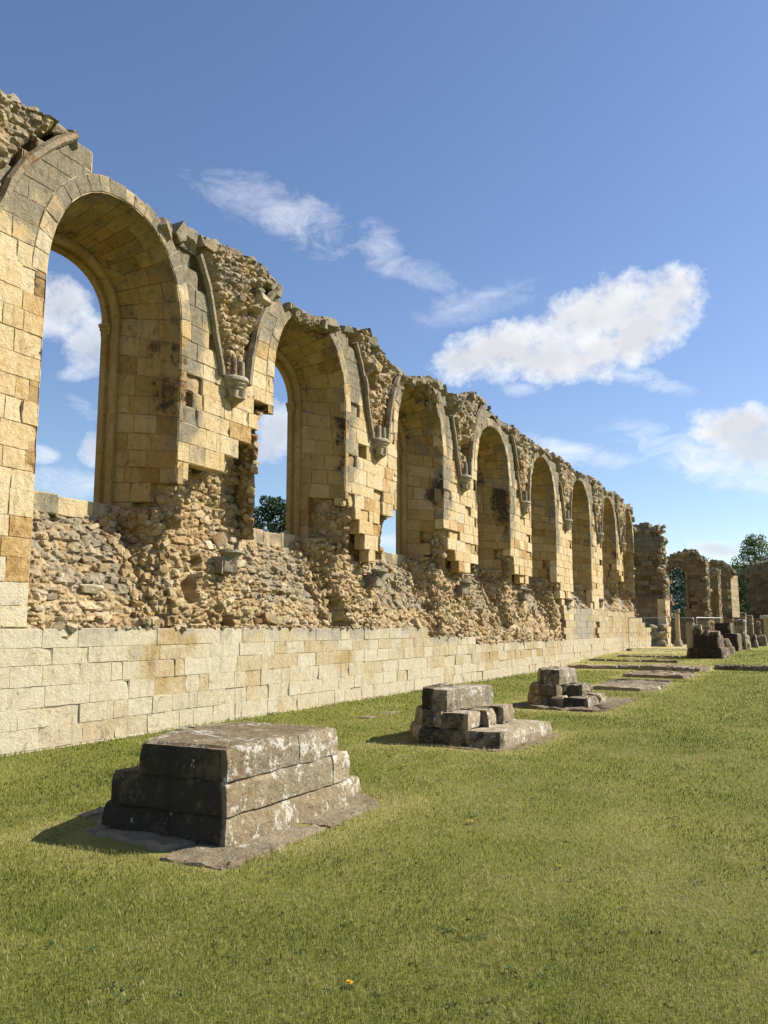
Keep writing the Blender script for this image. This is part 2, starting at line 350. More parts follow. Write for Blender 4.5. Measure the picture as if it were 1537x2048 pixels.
# ------------------------------------------------------------------ masonry blocks
def block(mb, f, u00, u10, u01, u11, v0, v1, w0, wb, attr, cell=0.14, ch=0.006, amp=0.0025, gap=0.003, r=rng, smooth=True, chip=.3, bed=.006, bedtone=.62, bedstain=0.0):
    """dressed block; corners (u00,v0) (u10,v0) (u01,v1) (u11,v1); front at depth w0, back at wb; f maps (u,v,w) to xyz"""
    L_ = max(u10 - u00, u11 - u01); Hh = v1 - v0
    if L_ < 0.03 or Hh < 0.03: return
    na = max(1, int(round(L_ / cell))); nb = max(1, int(round(Hh / cell)))
    ga, gb = min(gap / L_, .2), min(gap / Hh, .2); ea, eb = min(ch / L_, 0.2), min(ch / Hh, 0.2)
    A = np.concatenate([[ga], np.linspace(ga + ea, 1 - ga - ea, na + 1), [1 - ga]]); B = np.concatenate([[gb], np.linspace(gb + eb, 1 - gb - eb, nb + 1), [1 - gb]])
    a, b = np.meshgrid(A, B)
    jj = min(0.004, ch * .5)
    U = (u00 + (u10 - u00) * a) * (1 - b) + (u01 + (u11 - u01) * a) * b + r.normal(size=a.shape) * jj
    V = v0 + (v1 - v0) * b + r.normal(size=a.shape) * jj
    Wd = np.full(a.shape, float(w0)) + r.normal(size=a.shape) * amp
    edge = np.zeros(a.shape, bool); edge[0, :] = edge[-1, :] = True; edge[:, 0] = edge[:, -1] = True
    Wd[edge] = w0 + ch + np.abs(r.normal(size=edge.sum())) * ch * 0.5
    if chip and r.random() < chip:                       # a broken corner or edge
        ca, cb = r.choice([0., 1.]), r.random()
        Wd += r.uniform(.012, .04) * np.clip(1 - np.hypot((a - ca) * L_, (b - cb) * Hh) / r.uniform(.09, .2), 0, 1)
    P = f(U, V, Wd)
    A_ = attr
    if callable(attr): A_ = np.clip(attr(U, V), 0, 1); attr = A_.reshape(-1, 3).mean(0)
    mb.grid(P[1:-1, 1:-1], attr=A_[1:-1, 1:-1] if np.ndim(A_) == 3 else A_, smooth=smooth)     # dressed face
    h, w = a.shape; idx = np.arange(h * w).reshape(h, w)
    m_ = np.ones((h - 1, w - 1), bool); m_[1:-1, 1:-1] = False
    mb.grid(P, attr=A_, mask=m_, smooth=False)         # worn arris
    per = np.concatenate([idx[0, :-1], idx[:-1, -1], idx[-1, :0:-1], idx[:0:-1, 0]])
    Pf = P.reshape(-1, 3)[per]; Pb = f(U.ravel()[per], V.ravel()[per], np.full(len(per), float(wb)))
    n = len(per); i = np.arange(n); j = (i + 1) % n
    mb.add(np.concatenate([Pf, Pb]), quads=np.stack([i, i + n, j + n, j], -1), attr=attr)
    if bed:                                              # mortar bed showing in the joints
        g = .007; wm = w0 + ch + bed + r.uniform(0, .004); gi = .012
        uo = np.array([u00 - g, u10 + g, u11 + g, u01 - g]); vo_ = np.array([v0 - g, v0 - g, v1 + g, v1 + g])
        ui = np.array([u00 + gi, u10 - gi, u11 - gi, u01 + gi]); vi = np.array([v0 + gi, v0 + gi, v1 - gi, v1 - gi])
        mb.add(f(np.concatenate([uo, ui]), np.concatenate([vo_, vi]), np.full(8, wm)), quads=[(0, 1, 5, 4), (1, 2, 6, 5), (2, 3, 7, 6), (3, 0, 4, 7)], attr=(bedtone + .2 * r.normal(), .15, .12 * r.random() + bedstain))

# ------------------------------------------------------------------ the abbey wall: layout (Y along the wall, Z up, front face at X = -9.2)
XF, T = -9.2, 1.45
XB = XF - T
YS, YE = 4.2, 50.2
WIN = [dict(c=9.24, a=1.40), dict(c=14.78, a=1.42), dict(c=20.32, a=1.47), dict(c=26.05, a=1.55), dict(c=31.7, a=1.62), dict(c=37.5, a=1.68), dict(c=43.2, a=1.66), dict(c=48.0, a=1.5)]
ZS, HR, EXP = 6.35, 1.80, 2.2
ZSB, HB = 6.70, 1.0
for w in WIN: w['b'] = w['a'] - 0.12
WIN[0]['b'], WIN[1]['b'], WIN[2]['b'] = 1.12, 1.34, 1.46
CORB = [12.06, 17.75, 23.27, 29.1, 34.9, 40.75, 46.1]
def hw(z, a, zs=ZS, h=HR):
    z = np.asarray(z, float); t = np.clip((z - zs) / h, 0, 1)
    return np.where(z > zs + h, -1.0, a * np.power(np.maximum(1 - t ** EXP, 0), 1 / EXP))
RIB_Z = np.array([5.9, 6.12, 6.62, 7.29, 7.72, 8.01, 8.3, 8.6, 9.0]); RIB_L = np.array([.34, .37, .54, .73, .93, 1.10, 1.33, 1.62, 2.0]); RIB_R = np.array([.33, .35, .43, .62, .85, 1.05, 1.30, 1.62, 2.0])
TOP = np.array([(4.2, 8.5), (6.9, 8.55), (7.6, 8.62), (8.16, 8.62), (8.45, 8.42), (8.7, 8.33), (9.24, 8.33), (9.7, 8.27), (10.2, 8.18), (10.5, 8.22), (11.0, 8.3), (11.6, 8.36), (12.5, 8.48), (12.95, 8.42), (13.2, 8.22), (13.6, 8.1), (14.26, 8.0), (14.9, 8.12), (15.5, 8.25), (16.3, 8.38), (17.2, 8.55), (17.7, 8.35), (18.3, 8.02), (18.9, 8.02), (19.6, 8.05), (20.5, 8.28), (21.3, 8.42), (22.3, 8.33), (22.9, 8.25), (23.4, 8.5), (24.1, 8.75), (25.3, 8.85), (26.0, 8.75), (26.6, 8.5), (27.2, 8.45), (28.2, 8.5), (29.3, 8.45), (31.4, 8.42), (32.6, 8.45), (34, 8.5), (35.5, 8.45), (36.6, 8.3), (37.5, 8.45), (39, 8.5), (40.5, 8.6), (42, 8.35), (43.2, 8.4), (45, 8.6), (46.5, 8.5), (47.4, 8.25), (48.0, 8.35), (49.2, 8.3), (50.2, 7.0)])
def ztop(y): return np.interp(y, TOP[:, 0], TOP[:, 1])
# lower edge of the surviving facing, pier by pier
LOW = [[(4, -1), (8, -1)],
       [(10.6, 4.13), (10.92, 4.15), (10.93, 4.4), (12.05, 4.43), (12.1, 4.7), (12.6, 4.95), (12.9, 5.4), (13.5, 5.85)],
       [(16.1, 4.34), (16.5, 4.33), (16.55, 4.12), (16.95, 3.98), (17.0, 3.75), (17.4, 3.5), (17.45, 3.1), (17.8, 3.1), (18.02, 3.61), (18.29, 4.12), (18.6, 4.45), (19.1, 4.66)],
       [(21.7, 4.6), (22.1, 4.4), (22.15, 4.0), (22.4, 3.67), (22.95, 3.47), (23.2, 3.1), (23.9, 3.1), (24.0, 3.5), (24.7, 3.9)],
       [(27.4, 4.2), (27.7, 4.0), (28.2, 3.5), (28.9, 3.17), (29.6, 3.2), (30.2, 3.66)],
       [(33.2, 3.9), (33.6, 3.5), (33.9, 2.9), (34.2, 2.4), (34.3, 1.5), (36, 1.0)],
       [(39, 2.4), (41.8, 2.4)],
       [(44.6, 5.0), (45.1, 4.5), (45.8, 4.1), (46.6, 3.9)],
       [(49.3, 8), (51, 8)]]
def zlow(k, y): a = np.array(LOW[k]); return float(np.interp(y, a[:, 0], a[:, 1]))
# erosion of the left jamb of each window below this line: pairs (z, how far the edge has gone)
ERO = [[(0, .0), (9, .0)], [(3.0, .50), (5.4, .46), (5.6, .36), (5.85, .02), (9, 0)], [(3.0, .80), (3.6, .86), (4.1, .66), (4.45, .28), (4.7, .02), (9, 0)], [(3.0, .2), (3.8, .15), (4.0, 0), (9, 0)], [(3, .2), (3.6, .1), (3.8, 0), (9, 0)], [(0, 0), (9, 0)], [(0, 0), (9, 0)], [(3, .3), (4, .15), (4.4, 0), (9, 0)]]
def ero(k, z): a = np.array(ERO[k]); return np.interp(z, a[:, 0], a[:, 1])
def plinth_top(y): return np.interp(y, [4, 20.4, 20.5, 24.2, 24.3, 30, 34.2, 34.25, 48.5, 50.3, 52.2, 53], [1.585, 1.585, 1.33, 1.33, 1.12, 1.10, 1.10, 2.42, 2.42, 2.3, 1.9, 1.6])
def ground_z(x, y):
    y = np.asarray(y, float)
    s = np.where(np.asarray(x) > -3.7, 1.6, 0.0)
    z = 0.14 * sstep(34.0 + s, 34.6 + s, y) + 0.08 * sstep(36.2, 37.4, y) + 0.10 * sstep(38.0, 42.0, y) + 0.07 * sstep(43.0, 46.0, y)
    return z

wall = empty('ruined_wall', (XF, YS, 0), 'long ruined abbey aisle wall of yellow stone with eight arched window openings', 'ruined wall')
def wpart(mb, name, mat, parent=None, label=None):
    o = mb.build(name, mat, None)
    o.parent = parent or wall
    o.matrix_parent_inverse = (parent or wall).matrix_basis.inverted() if parent is None else o.matrix_parent_inverse
    if label: o['label'] = label
    return o
def fwall(u, v, w): return np.stack([XF - w, u, v], -1)
def lod(y): return 1.0 if y < 18 else (1.5 if y < 28 else 2.3)

# wear (grey weathering) of the front as a function of place
def wear_at(y, z):
    w = 0.10 + 0.72 * sstep(6.2, 7.8, z) + .14 * n2(y, z, .9, 2, 7.7)
    for k, q in enumerate(WIN):                       # grey streak beside the right edge of each opening
        d = y - (q['c'] + q['a'])
        w = w + 0.62 * (1 - sstep(0.2, 1.05, d + .3 * n2(y, z, 1.4, 2, 3.9))) * (d > -0.3) * sstep(4.0, 5.2, z) * (1 - sstep(7.6, 8.5, z) * .5)
    return w

# ---- plinth: coursed ashlar along the foot of the wall
def courses(z0, z1, hmean, r, breaks=()):
    zs = [z0]; marks = sorted([b for b in breaks if z0 < b < z1]) + [z1]
    for mk in marks:
        n = max(1, int(round((mk - zs[-1]) / hmean))); hs = r.uniform(0.85, 1.15, n); hs = hs / hs.sum() * (mk - zs[-1])
        base = zs[-1]
        for h in np.cumsum(hs): zs.append(base + h)
    return zs
def build_plinth():
    mb = MB(); r = np.random.default_rng(21)
    zs = [-0.25, 0.02, 0.29, 0.55, 0.83, 1.10, 1.33, 1.585, 1.87, 2.14, 2.42]
    for i in range(len(zs) - 1):
        z0, z1 = zs[i], zs[i + 1]
        y = YS - r.uniform(0, .4); yend = 53.6
        while y < yend:
            l = r.uniform(0.42, 0.86) if r.random() > .15 else r.uniform(.22, .36)
            y1 = y + l; yc = (y + y1) / 2
            pt = float(plinth_top(yc))
            if z1 <= pt + 0.05 and not (z1 < ground_z(XF, yc) - .05):
                ok = True
                if z1 > plinth_top(yc) - .12 and yc < 34 and r.random() < 0.018: ok = False        # a missing top block
                if 39.5 < yc < 40.2 and 1.1 <= z0 < 1.85: ok = False               # slot in the far plinth
                if ok:
                    yellow = (yc > 8.9 and yc < 34 and r.random() < (0.12 + 0.34 * (z0 > .5) * (1 if yc > 12 else .4)))
                    tone = np.clip(r.normal(0.38 if yellow else 0.68, 0.05), 0, 1) - (0.12 if yc > 25 else 0)
                    if yc > 33.8 and z0 > 1.0: tone = r.uniform(.1, .5)
                    wr = np.clip(r.normal(0.05 + (0.18 if z1 > 1.3 else 0), 0.10), 0, 1)
                    if 36.1 < yc < 38.8 and z0 > 1.05: wr = 0.75
                    spall = r.random() < 0.06
                    k = lod(yc); tn = tone - .12 * spall
                    pa = lambda U, V, tn=tn, wr=wr: np.stack([tn - .42 * sstep(.05, .45, n2(U, V * 1.3, .75, 3, 81.0)) * sstep(.2, .7, V) * sstep(8, 10, U), wr + .16 * n2(U * .6, V, 1.0, 3, 44.0) + .30 * sstep(-.28, .0, V - plinth_top(U)) * (U < 34), .06 + .32 * n2(U, V * .5, 1.3, 3, 55.0) + .22 * (1 - sstep(.0, .22, V - ground_z(np.full(U.shape, XF), U)))], -1)
                    block(mb, fwall, y, y1, y, y1, z0 + r.normal() * .003, z1 + r.normal() * .003 - (abs(r.normal()) * .008 if z1 > plinth_top(yc) - .12 else 0), r.normal() * 0.004 + (r.uniform(.006, .02) if spall else 0), 0.4, pa, cell=0.13 * k, ch=0.0035 * min(k, 1.8), amp=0.0018 + .006 * spall, gap=0.002, r=r)
            y = y1
    return wpart(mb, 'plinth', M['plinth'])
build_plinth()
mb = MB()
yy = np.linspace(YS, 53.5, 120)
P = np.stack([np.stack([np.full(2, XF - .10), np.full(2, y), np.array([-.3, float(plinth_top(y)) - .03])], -1) for y in yy], 1)
mb.grid(P, (0.3, .1, .1), smooth=False)
P = np.stack([np.stack([np.array([XF - .03, XF - 1.2]), np.full(2, y), np.full(2, float(plinth_top(y)) - .03)], -1) for y in yy], 1)
mb.grid(P, (0.4, .5, .1), smooth=False)
wpart(mb, 'plinth_core', M['mortar'])

# ---- core of the wall: depth of the rubble behind the facing
def win_of(y):
    return int(np.argmin([abs(y - q['c']) for q in WIN]))
def core_depth(Y, Z):
    Y, Z = np.broadcast_arrays(np.asarray(Y, float), np.asarray(Z, float))
    pt = plinth_top(Y)
    dp = 0.08 + 0.38 * sstep(2.0, 3.9, Z) * (Z < 6) + .20 * (Z >= 6)
    dw = 0.10 + 1.02 * np.clip((Z - pt) / (3.5 - pt), 0, 1) ** 1.15
    m = np.zeros(Y.shape)
    for k, q in enumerate(WIN):
        l = q['c'] - q['a'] - ero(k, Z) * .8; rr = q['c'] + q['a'] - 0.28
        m = np.maximum(m, sstep(l - .12, l + .22, Y) * (1 - sstep(rr - .15, rr + .3, Y)))
    m = m * (Z < 3.7)
    d = dp * (1 - m) + dw * m
    # torn vault springings stand out between the wall ribs
    for c in [6.35] + CORB:
        off = np.abs(Y - c); rr = np.interp(Z, RIB_Z, RIB_L)
        inside = (1 - sstep(rr - .28, rr + .05, off)) * sstep(6.0, 6.3, Z)
        d = d * (1 - inside) + inside * (0.0 - 0.13 * sstep(6.3, 7.6, Z))
    n = n2(Y, Z, 2.2, 3, 1.5) * 0.13 + .30 * sstep(.22, .50, n2(Y, Z, 2.3, 2, 21.5))
    h1, _ = packed(Y, Z, .27, .15, 3); h2, _ = packed(Y, Z, .12, .08, 11)
    mort = sstep(-.25, .2, n2(Y, Z, 1.1, 2, 61.0)); h2 = h2 * (.35 + .65 * mort)
    d = d + .45 * (np.hypot(Y - 12.25, (Z - 1.62) * 1.0) < .21)          # small arched drain hole above the ledge
    return d + n - .105 * h1 - .05 * h2 + .09
def packed(Y, Z, sy, sz, seed):
    """random stones bedded in mortar: returns relief 0..1 (stone faces high, joints low) and a random number per stone"""
    y = Y / sy + .35 * vnoise(np.stack([Y * 3, Z * 3, np.full(Y.shape, seed * 1.7)], -1)); z = Z / sz + .35 * vnoise(np.stack([Y * 3, Z * 3, np.full(Y.shape, seed * 2.9 + 5)], -1))
    iy, iz = np.floor(y).astype(np.int64), np.floor(z).astype(np.int64)
    f1 = np.full(Y.shape, 9.0); f2 = np.full(Y.shape, 9.0); cid = np.zeros(Y.shape); tilt = np.zeros(Y.shape)
    for dy in (-1, 0, 1):
        for dz in (-1, 0, 1):
            cy, cz = iy + dy, iz + dz
            py = cy + .15 + .7 * hash3(cy, cz, np.int64(seed)); pz = cz + .15 + .7 * hash3(cy, cz, np.int64(seed + 50))
            dd = np.maximum(np.abs(y - py), np.abs(z - pz)) * .6 + np.hypot(y - py, z - pz) * .4; c = hash3(cy, cz, np.int64(seed + 99))
            t = (y - py) * (hash3(cy, cz, np.int64(seed + 7)) - .5) + (z - pz) * (hash3(cy, cz, np.int64(seed + 8)) - .5)
            cl = dd < f1
            f2 = np.where(cl, f1, np.minimum(f2, dd)); cid = np.where(cl, c, cid); tilt = np.where(cl, t, tilt); f1 = np.where(cl, dd, f1)
    face = np.clip((f2 - f1) * 3.2, 0, 1) ** .7
    return face * (.35 + .65 * cid + 1.1 * tilt), cid
def core_attr(Y, Z):
    Y, Z = np.broadcast_arrays(np.asarray(Y, float), np.asarray(Z, float))
    wr = 0.10 + 0.50 * sstep(6.8, 8.1, Z) + .16 * n2(Y, Z, .8, 2, 71.0)
    for k, q in enumerate(WIN):
        inside = sstep(q['c'] - q['a'] - .25, q['c'] - q['a'] + .2, Y) * (1 - sstep(q['c'] + q['a'] * .55, q['c'] + q['a'] * .95, Y)) * (Z < 3.9) * sstep(1.7, 2.3, Z)
        wr = np.maximum(wr, 0.58 * inside)
    _, c1 = packed(Y, Z, .27, .15, 3); _, c2 = packed(Y, Z, .12, .08, 11)
    tone = 0.48 + 0.22 * n2(Y, Z, 1.7, 2, 9.1) + .5 * (c1 - .5) + .35 * (c2 - .5)
    wr = wr + .35 * (np.modf(c1 * 7.3)[0] - .5) * (wr > .15)
    return np.stack([np.clip(tone, 0, 1), np.clip(wr, 0, 1), .30 * sstep(7.2, 8.3, Z)], -1)
def open_mask(Y, Z, margin=True):
    """True inside a window opening"""
    Y, Z = np.broadcast_arrays(np.asarray(Y, float), np.asarray(Z, float)); o = np.zeros(Y.shape, bool)
    for k, q in enumerate(WIN):
        h = hw(Z, q['a']); e = ero(k, Z)
        o |= (Y > q['c'] - h - e - (.04 if margin else 0)) & (Y < q['c'] + h + (.14 if margin else 0)) & (Z > 3.56) & (h > 0)
    return o
def build_core():
    edges = [YS] + [(CORB[i]) for i in range(7)] + [YE]
    for i in range(8):
        mb = MB(); y0, y1 = edges[i], edges[i + 1]; ym = (y0 + y1) / 2
        st = 0.032 if ym < 18 else (0.05 if ym < 30 else 0.085)
        ys = np.linspace(y0, y1, int((y1 - y0) / st) + 2); zs = np.arange(1.0, 9.0, st)
        Yg, Zg = np.meshgrid(ys, zs)
        D = core_depth(Yg, Zg)
        P = np.stack([XF - D, Yg, np.minimum(Zg, ztop(Yg) - .02)], -1)
        Yc = (Yg[:-1, :-1] + Yg[1:, 1:]) / 2; Zc = (Zg[:-1, :-1] + Zg[1:, 1:]) / 2
        mask = ~open_mask(Yc, Zc) & (Zc < ztop(Yc) + st * .5) & (Zc > plinth_top(Yc) - .15)
        mb.grid(P, core_attr(Yg, Zg), mask=mask, smooth=False)
        # rear face and broken top of the wall
        XR = XB - 0.02
        ys2 = np.linspace(y0, y1, int((y1 - y0) / .15) + 2); zs2 = np.arange(-0.3, 9.0, 0.15)
        Yg, Zg = np.meshgrid(ys2, zs2)
        Yc = (Yg[:-1, :-1] + Yg[1:, 1:]) / 2; Zc = (Zg[:-1, :-1] + Zg[1:, 1:]) / 2
        m2 = np.zeros(Yc.shape, bool)
        for q in WIN: m2 |= (np.abs(Yc - q['c']) < hw(Zc, q['b'] + .1, ZSB, HB + .1)) & (Zc > 3.4)
        mb.grid(np.stack([np.full(Yg.shape, XR), Yg, np.minimum(Zg, ztop(Yg) - .02)], -1), (0.45, .2, 0), mask=~m2 & (Zc < ztop(Yc) + .1), smooth=False, flip=True)
        xs = np.linspace(XF, XR, 9); Yt, Xt = np.meshgrid(ys, xs)
        Zt = ztop(Yt) - 0.03 + 0.10 * n2(Yt, Xt, 3.0, 3, 12.0) * sstep(0, .3, XF - Xt)
        Xt = np.where(Xt > XF - .01, XF - core_depth(Yt, ztop(Yt) - .02), Xt)
        mb.grid(np.stack([Xt, Yt, Zt], -1), (0.4, .85, .1), smooth=True)
        wpart(mb, 'wall_core', M['rubble'])
build_core()

# ---- loose-looking core rubble, one part per bay
def facing_here(y, z):
    """True where dressed facing covers the core"""
    for k, q in enumerate(WIN):
        if abs(y - q['c']) < q['a'] + .02 and z < 3.7 and z > 1.5: return False
    for c in [6.35] + CORB:
        if z > 6.05 and abs(y - c) < np.interp(z, RIB_Z, RIB_L) - .02: return False
    k = int(np.searchsorted([q['c'] for q in WIN], y))
    return z > zlow(min(k, 8), y) + .02
def scatter_rubble():
    r = np.random.default_rng(5)
    edges = [YS] + CORB + [YE]
    for i in range(8):
        mb = MB(); y0, y1 = edges[i], edges[i + 1]; ym = (y0 + y1) / 2
        for cell, s0, s1, prob in ((0.60, .09, .17, .26), (0.28, .04, .08, .50), (0.15, .018, .042, .70)):
            if ym > 30 and cell < .2: continue
            for y in np.arange(y0, y1, cell):
                for z in np.arange(1.0, 8.9, cell * 0.8):
                    if r.random() > prob: continue
                    yy = y + r.uniform(0, cell); zz = z + r.uniform(0, cell * .8)
                    if zz < plinth_top(yy) + .02 or zz > ztop(yy) - .02: continue
                    if open_mask(yy, zz): continue
                    if math.hypot(yy - 12.25, zz - 1.62) < .26: continue
                    if facing_here(yy, zz) or (zz > 3.28 and open_mask(yy, zz + .3)): continue
                    d = float(core_depth(yy, zz)); a = core_attr(yy, zz)
                    s = r.uniform(s0, s1)
                    inwin = a[..., 1] > .3 and zz < 4
                    sz = np.array([s * r.uniform(.55, .9), s * r.uniform(.8, 1.55), s * r.uniform(.45, .8)])
                    if inwin: sz *= (1.0, 1.15, .95)
                    proud = 0.12 if cell > .4 else .05
                    add_rock(mb, (XF - d - sz[0] * (.25 - proud) , yy, zz), sz, (np.clip(a[..., 0] + r.normal() * .28, 0, 1), np.clip(a[..., 1] + r.normal() * .22, 0, 1), 0.32 * (r.random() < .07)), 0.16 if inwin else .28, r)
        # crumbs and small stones lying along the ledge of the plinth
        for y in np.arange(y0, y1, .045 if ym < 18 else .1):
            if r.random() < .45: continue
            s = r.uniform(.015, .05) * (1.6 if r.random() < .12 else 1)
            add_rock(mb, (XF - r.uniform(-.01, .12), y, float(plinth_top(y)) + s * .2), (s, s * r.uniform(.9, 1.8), s * r.uniform(.5, .9)), (r.uniform(.2, .9), r.uniform(.1, .7), .1), .4, r)
        # stones on the steep flank between the splayed jamb and the sill
        q = WIN[i]
        for _ in range(int(520 / (1 if ym < 18 else 2.2))):
            yy = q['c'] + q['a'] + r.uniform(-.62, .08); zz = r.uniform(1.65, 3.5)
            if zz < plinth_top(yy) + .03 or open_mask(yy, zz) or i in (5, 6): continue
            d = float(core_depth(yy, zz)); s = r.uniform(.03, .095)
            add_rock(mb, (XF - d + .01, yy, zz), (s * r.uniform(.7, 1.2), s * r.uniform(.6, 1.2), s * r.uniform(.5, .9)), (r.uniform(.1, .8), r.uniform(0, .35), .4 * (r.random() < .15)), .3, r)
        # coarse capping stones along the broken top
        y = y0
        while y < y1:
            q = WIN[i]; onring = (i in (0, 3) and abs(y - q['c']) < .95)
            s = r.uniform(.075, .21) * (0.40 if onring else 1.0)
            zt = float(ztop(y))
            for xo in (0.08, 0.45, 0.9, 1.35):
                if xo > .1 and r.random() < .35: continue
                add_rock(mb, (XF - xo - r.uniform(-.06, .12), y + r.uniform(-.05, .05), zt - s * .35 + r.uniform(-.02, .05) * (0 if onring else 1)), (s * r.uniform(.8, 1.2), s * r.uniform(.8, 1.5), s * r.uniform(.55, .95)), (r.uniform(.1, .6), r.uniform(.7, 1.0), r.uniform(.15, .55)), .4, r)
            y += s * r.uniform(1.1, 1.9)
        wpart(mb, 'rubble_core', M['rubble'], label='exposed rubble core of one bay, with stone heaped on the broken top')
scatter_rubble()

# ---- dressed facing of each pier
RINGGAP = {1: (.62, .72, .42), 2: (1.15, 1.05, .50)}   # window -> (left reach, right reach, depth) of the broken crown in m from the centre
def crown_gone(k, y, depth):
    if k not in RINGGAP: return False
    l, rr, d = RINGGAP[k]
    return depth < d * (.6 + .5 * math.sin(y * 9 + k) ** 2) and -l < y < rr
def build_facing():
    r = np.random.default_rng(11)
    for k in range(9):
        mb = MB()
        yl = YS if k == 0 else WIN[k - 1]['c'] + .01; yr = WIN[k]['c'] - .01 if k < 8 else YE
        z0 = 1.6 if k == 0 else (2.42 if k == 6 else 1.9)
        zs = courses(z0, 8.9, 0.30, r, (6.40,))
        cx = ([6.35] + CORB + [51.0])[k]
        for i in range(len(zs) - 1):
            za, zb = zs[i], zs[i + 1]; zm = (za + zb) / 2
            def edge(z, side):
                if side == 0:
                    if k == 0: return YS
                    q = WIN[k - 1]
                    if zm < 6.40: return q['c'] + q['a']
                    return q['c'] + max(float(hw(z, q['a'] + .25, ZS, HR + .25)), 0.0)
                if k == 8: return YE
                q = WIN[k]
                if zm < 6.40: return q['c'] - q['a']
                return q['c'] - max(float(hw(z, q['a'] + .25, ZS, HR + .25)), 0.0)
            la, lb, ra, rb = edge(za, 0), edge(zb, 0), edge(za, 1), edge(zb, 1)
            lm, rm = (la + lb) / 2, (ra + rb) / 2
            cuts = [lm]; y = lm - (r.uniform(0, .25) if r.random() < .5 else 0) + r.uniform(.3, .62)
            while y < rm - .22:
                cuts.append(y); y += r.uniform(.32, .68) if r.random() > .15 else r.uniform(.2, .3)
            cuts.append(rm)
            for j in range(len(cuts) - 1):
                c0, c1 = cuts[j], cuts[j + 1]; ym = (c0 + c1) / 2
                if zm < zlow(k, ym): continue
                if zb > ztop(ym) + .08: continue
                rl, rr_ = np.interp(zm, RIB_Z, RIB_L), np.interp(zm, RIB_Z, RIB_R)
                if zm > 6.0 and -rl < ym - cx < rr_: continue
                if any(g in RINGGAP and zm > 7.3 and -RINGGAP[g][0] - .12 < ym - WIN[g]['c'] < RINGGAP[g][1] + .12 for g in (k - 1, k)): continue
                if k < 8 and k > 0 and c1 > WIN[k]['c'] - WIN[k]['a'] - float(ero(k, zm)) + .16 and zm < 6: continue
                u00, u10, u01, u11 = c0, c1, c0, c1
                if j == 0: u00, u01 = la, lb
                if j == len(cuts) - 2: u10, u11 = ra, rb
                wr = float(np.clip(wear_at(ym, zm) + r.normal() * .09, 0, 1))
                roll = r.random()
                tone = np.clip(r.normal(.56, .10) + .38 * (1 - float(sstep(1.9, 3.2, zm))), 0, 1); w0 = r.normal() * .005; amp = .0028
                if roll < .07: tone = r.uniform(.08, .28)                         # ochre block
                if roll > .91: w0 += r.uniform(.02, .07); amp = .012; tone -= .18   # spalled block
                if r.random() < 0.006 and k > 0: continue
                kk = lod(ym)
                dw_ = r.normal() * .07
                fa = lambda U, V, tone=tone, dw_=dw_: np.stack([np.full(U.shape, tone), wear_at(U, V) + dw_, .10 + .34 * n2(U, V * .55, 1.5, 3, 33.0)], -1)
                block(mb, fwall, u00, u10, u01, u11, za, zb, w0, 0.27, fa, cell=.12 * kk, ch=.0055 * min(kk, 1.8) + .010 * (amp > .01), amp=amp, gap=.003, r=r)
        if mb.n: wpart(mb, 'ashlar_facing', M['ashlar'])
build_facing()

# ---- windows: splayed reveal, arch ring, rear moulding, sill
LA = 2.45
def prof(k, s, t):
    """profile point offsets (dy, z, ny, nz) of the right half at arc length s above z=3.3 and depth t (0 front, 1 rear)"""
    q = WIN[k]; s = np.asarray(s, float); t = np.asarray(t, float)
    zj0 = 3.3; Ls = ZS - zj0
    th = np.clip((s - Ls) / LA, 0, 1) * (math.pi / 2)
    cs, sn = np.cos(th) ** (2 / EXP), np.sin(th) ** (2 / EXP)
    fr = np.clip(s / Ls, 0, 1)
    zf = np.where(s < Ls, zj0 + s, ZS + HR * sn); yf = q['a'] * np.where(s < Ls, 1.0, cs)
    zb = np.where(s < Ls, zj0 + fr * (ZSB - zj0), ZSB + HB * sn); yb = q['b'] * np.where(s < Ls, 1.0, cs)
    return yf * (1 - t) + yb * t, zf * (1 - t) + zb * t, np.cos(th), np.sin(th)
def freveal(k, side):
    def f(u, v, w):      # u = depth from the front (m), v = arc length, w = into the masonry
        dy, z, ny, nz = prof(k, v, u / T)
        return np.stack([XF - u, WIN[k]['c'] + side * (dy + w * ny), z + w * nz], -1)
    return f
JLOW = [[(0, 4.15), (.25, 4.02), (.3, 3.92), (.55, 3.9), (.6, 3.62), (.85, 3.6), (.9, 3.3), (2, 3.0)],
        [(0, 4.36), (.80, 4.36), (.85, 3.9), (.98, 3.85), (1.0, 3.2), (2, 3.0)],
        [(0, 4.74), (.42, 4.72), (.46, 4.2), (.56, 4.1), (.6, 3.5), (2, 3.0)],
        [(0, 4.15), (.3, 4.1), (.33, 3.8), (.5, 3.6), (2, 3.2)],
        [(0, 4.2), (.5, 4.1), (.55, 3.5), (2, 3.2)],
        [(0, 2.0), (2, 2.0)],
        [(0, 5.0), (.4, 4.8), (.6, 4.0), (2, 3.3)],
        [(0, 5.9), (.5, 5.8), (.9, 5.0), (2, 4.0)]]

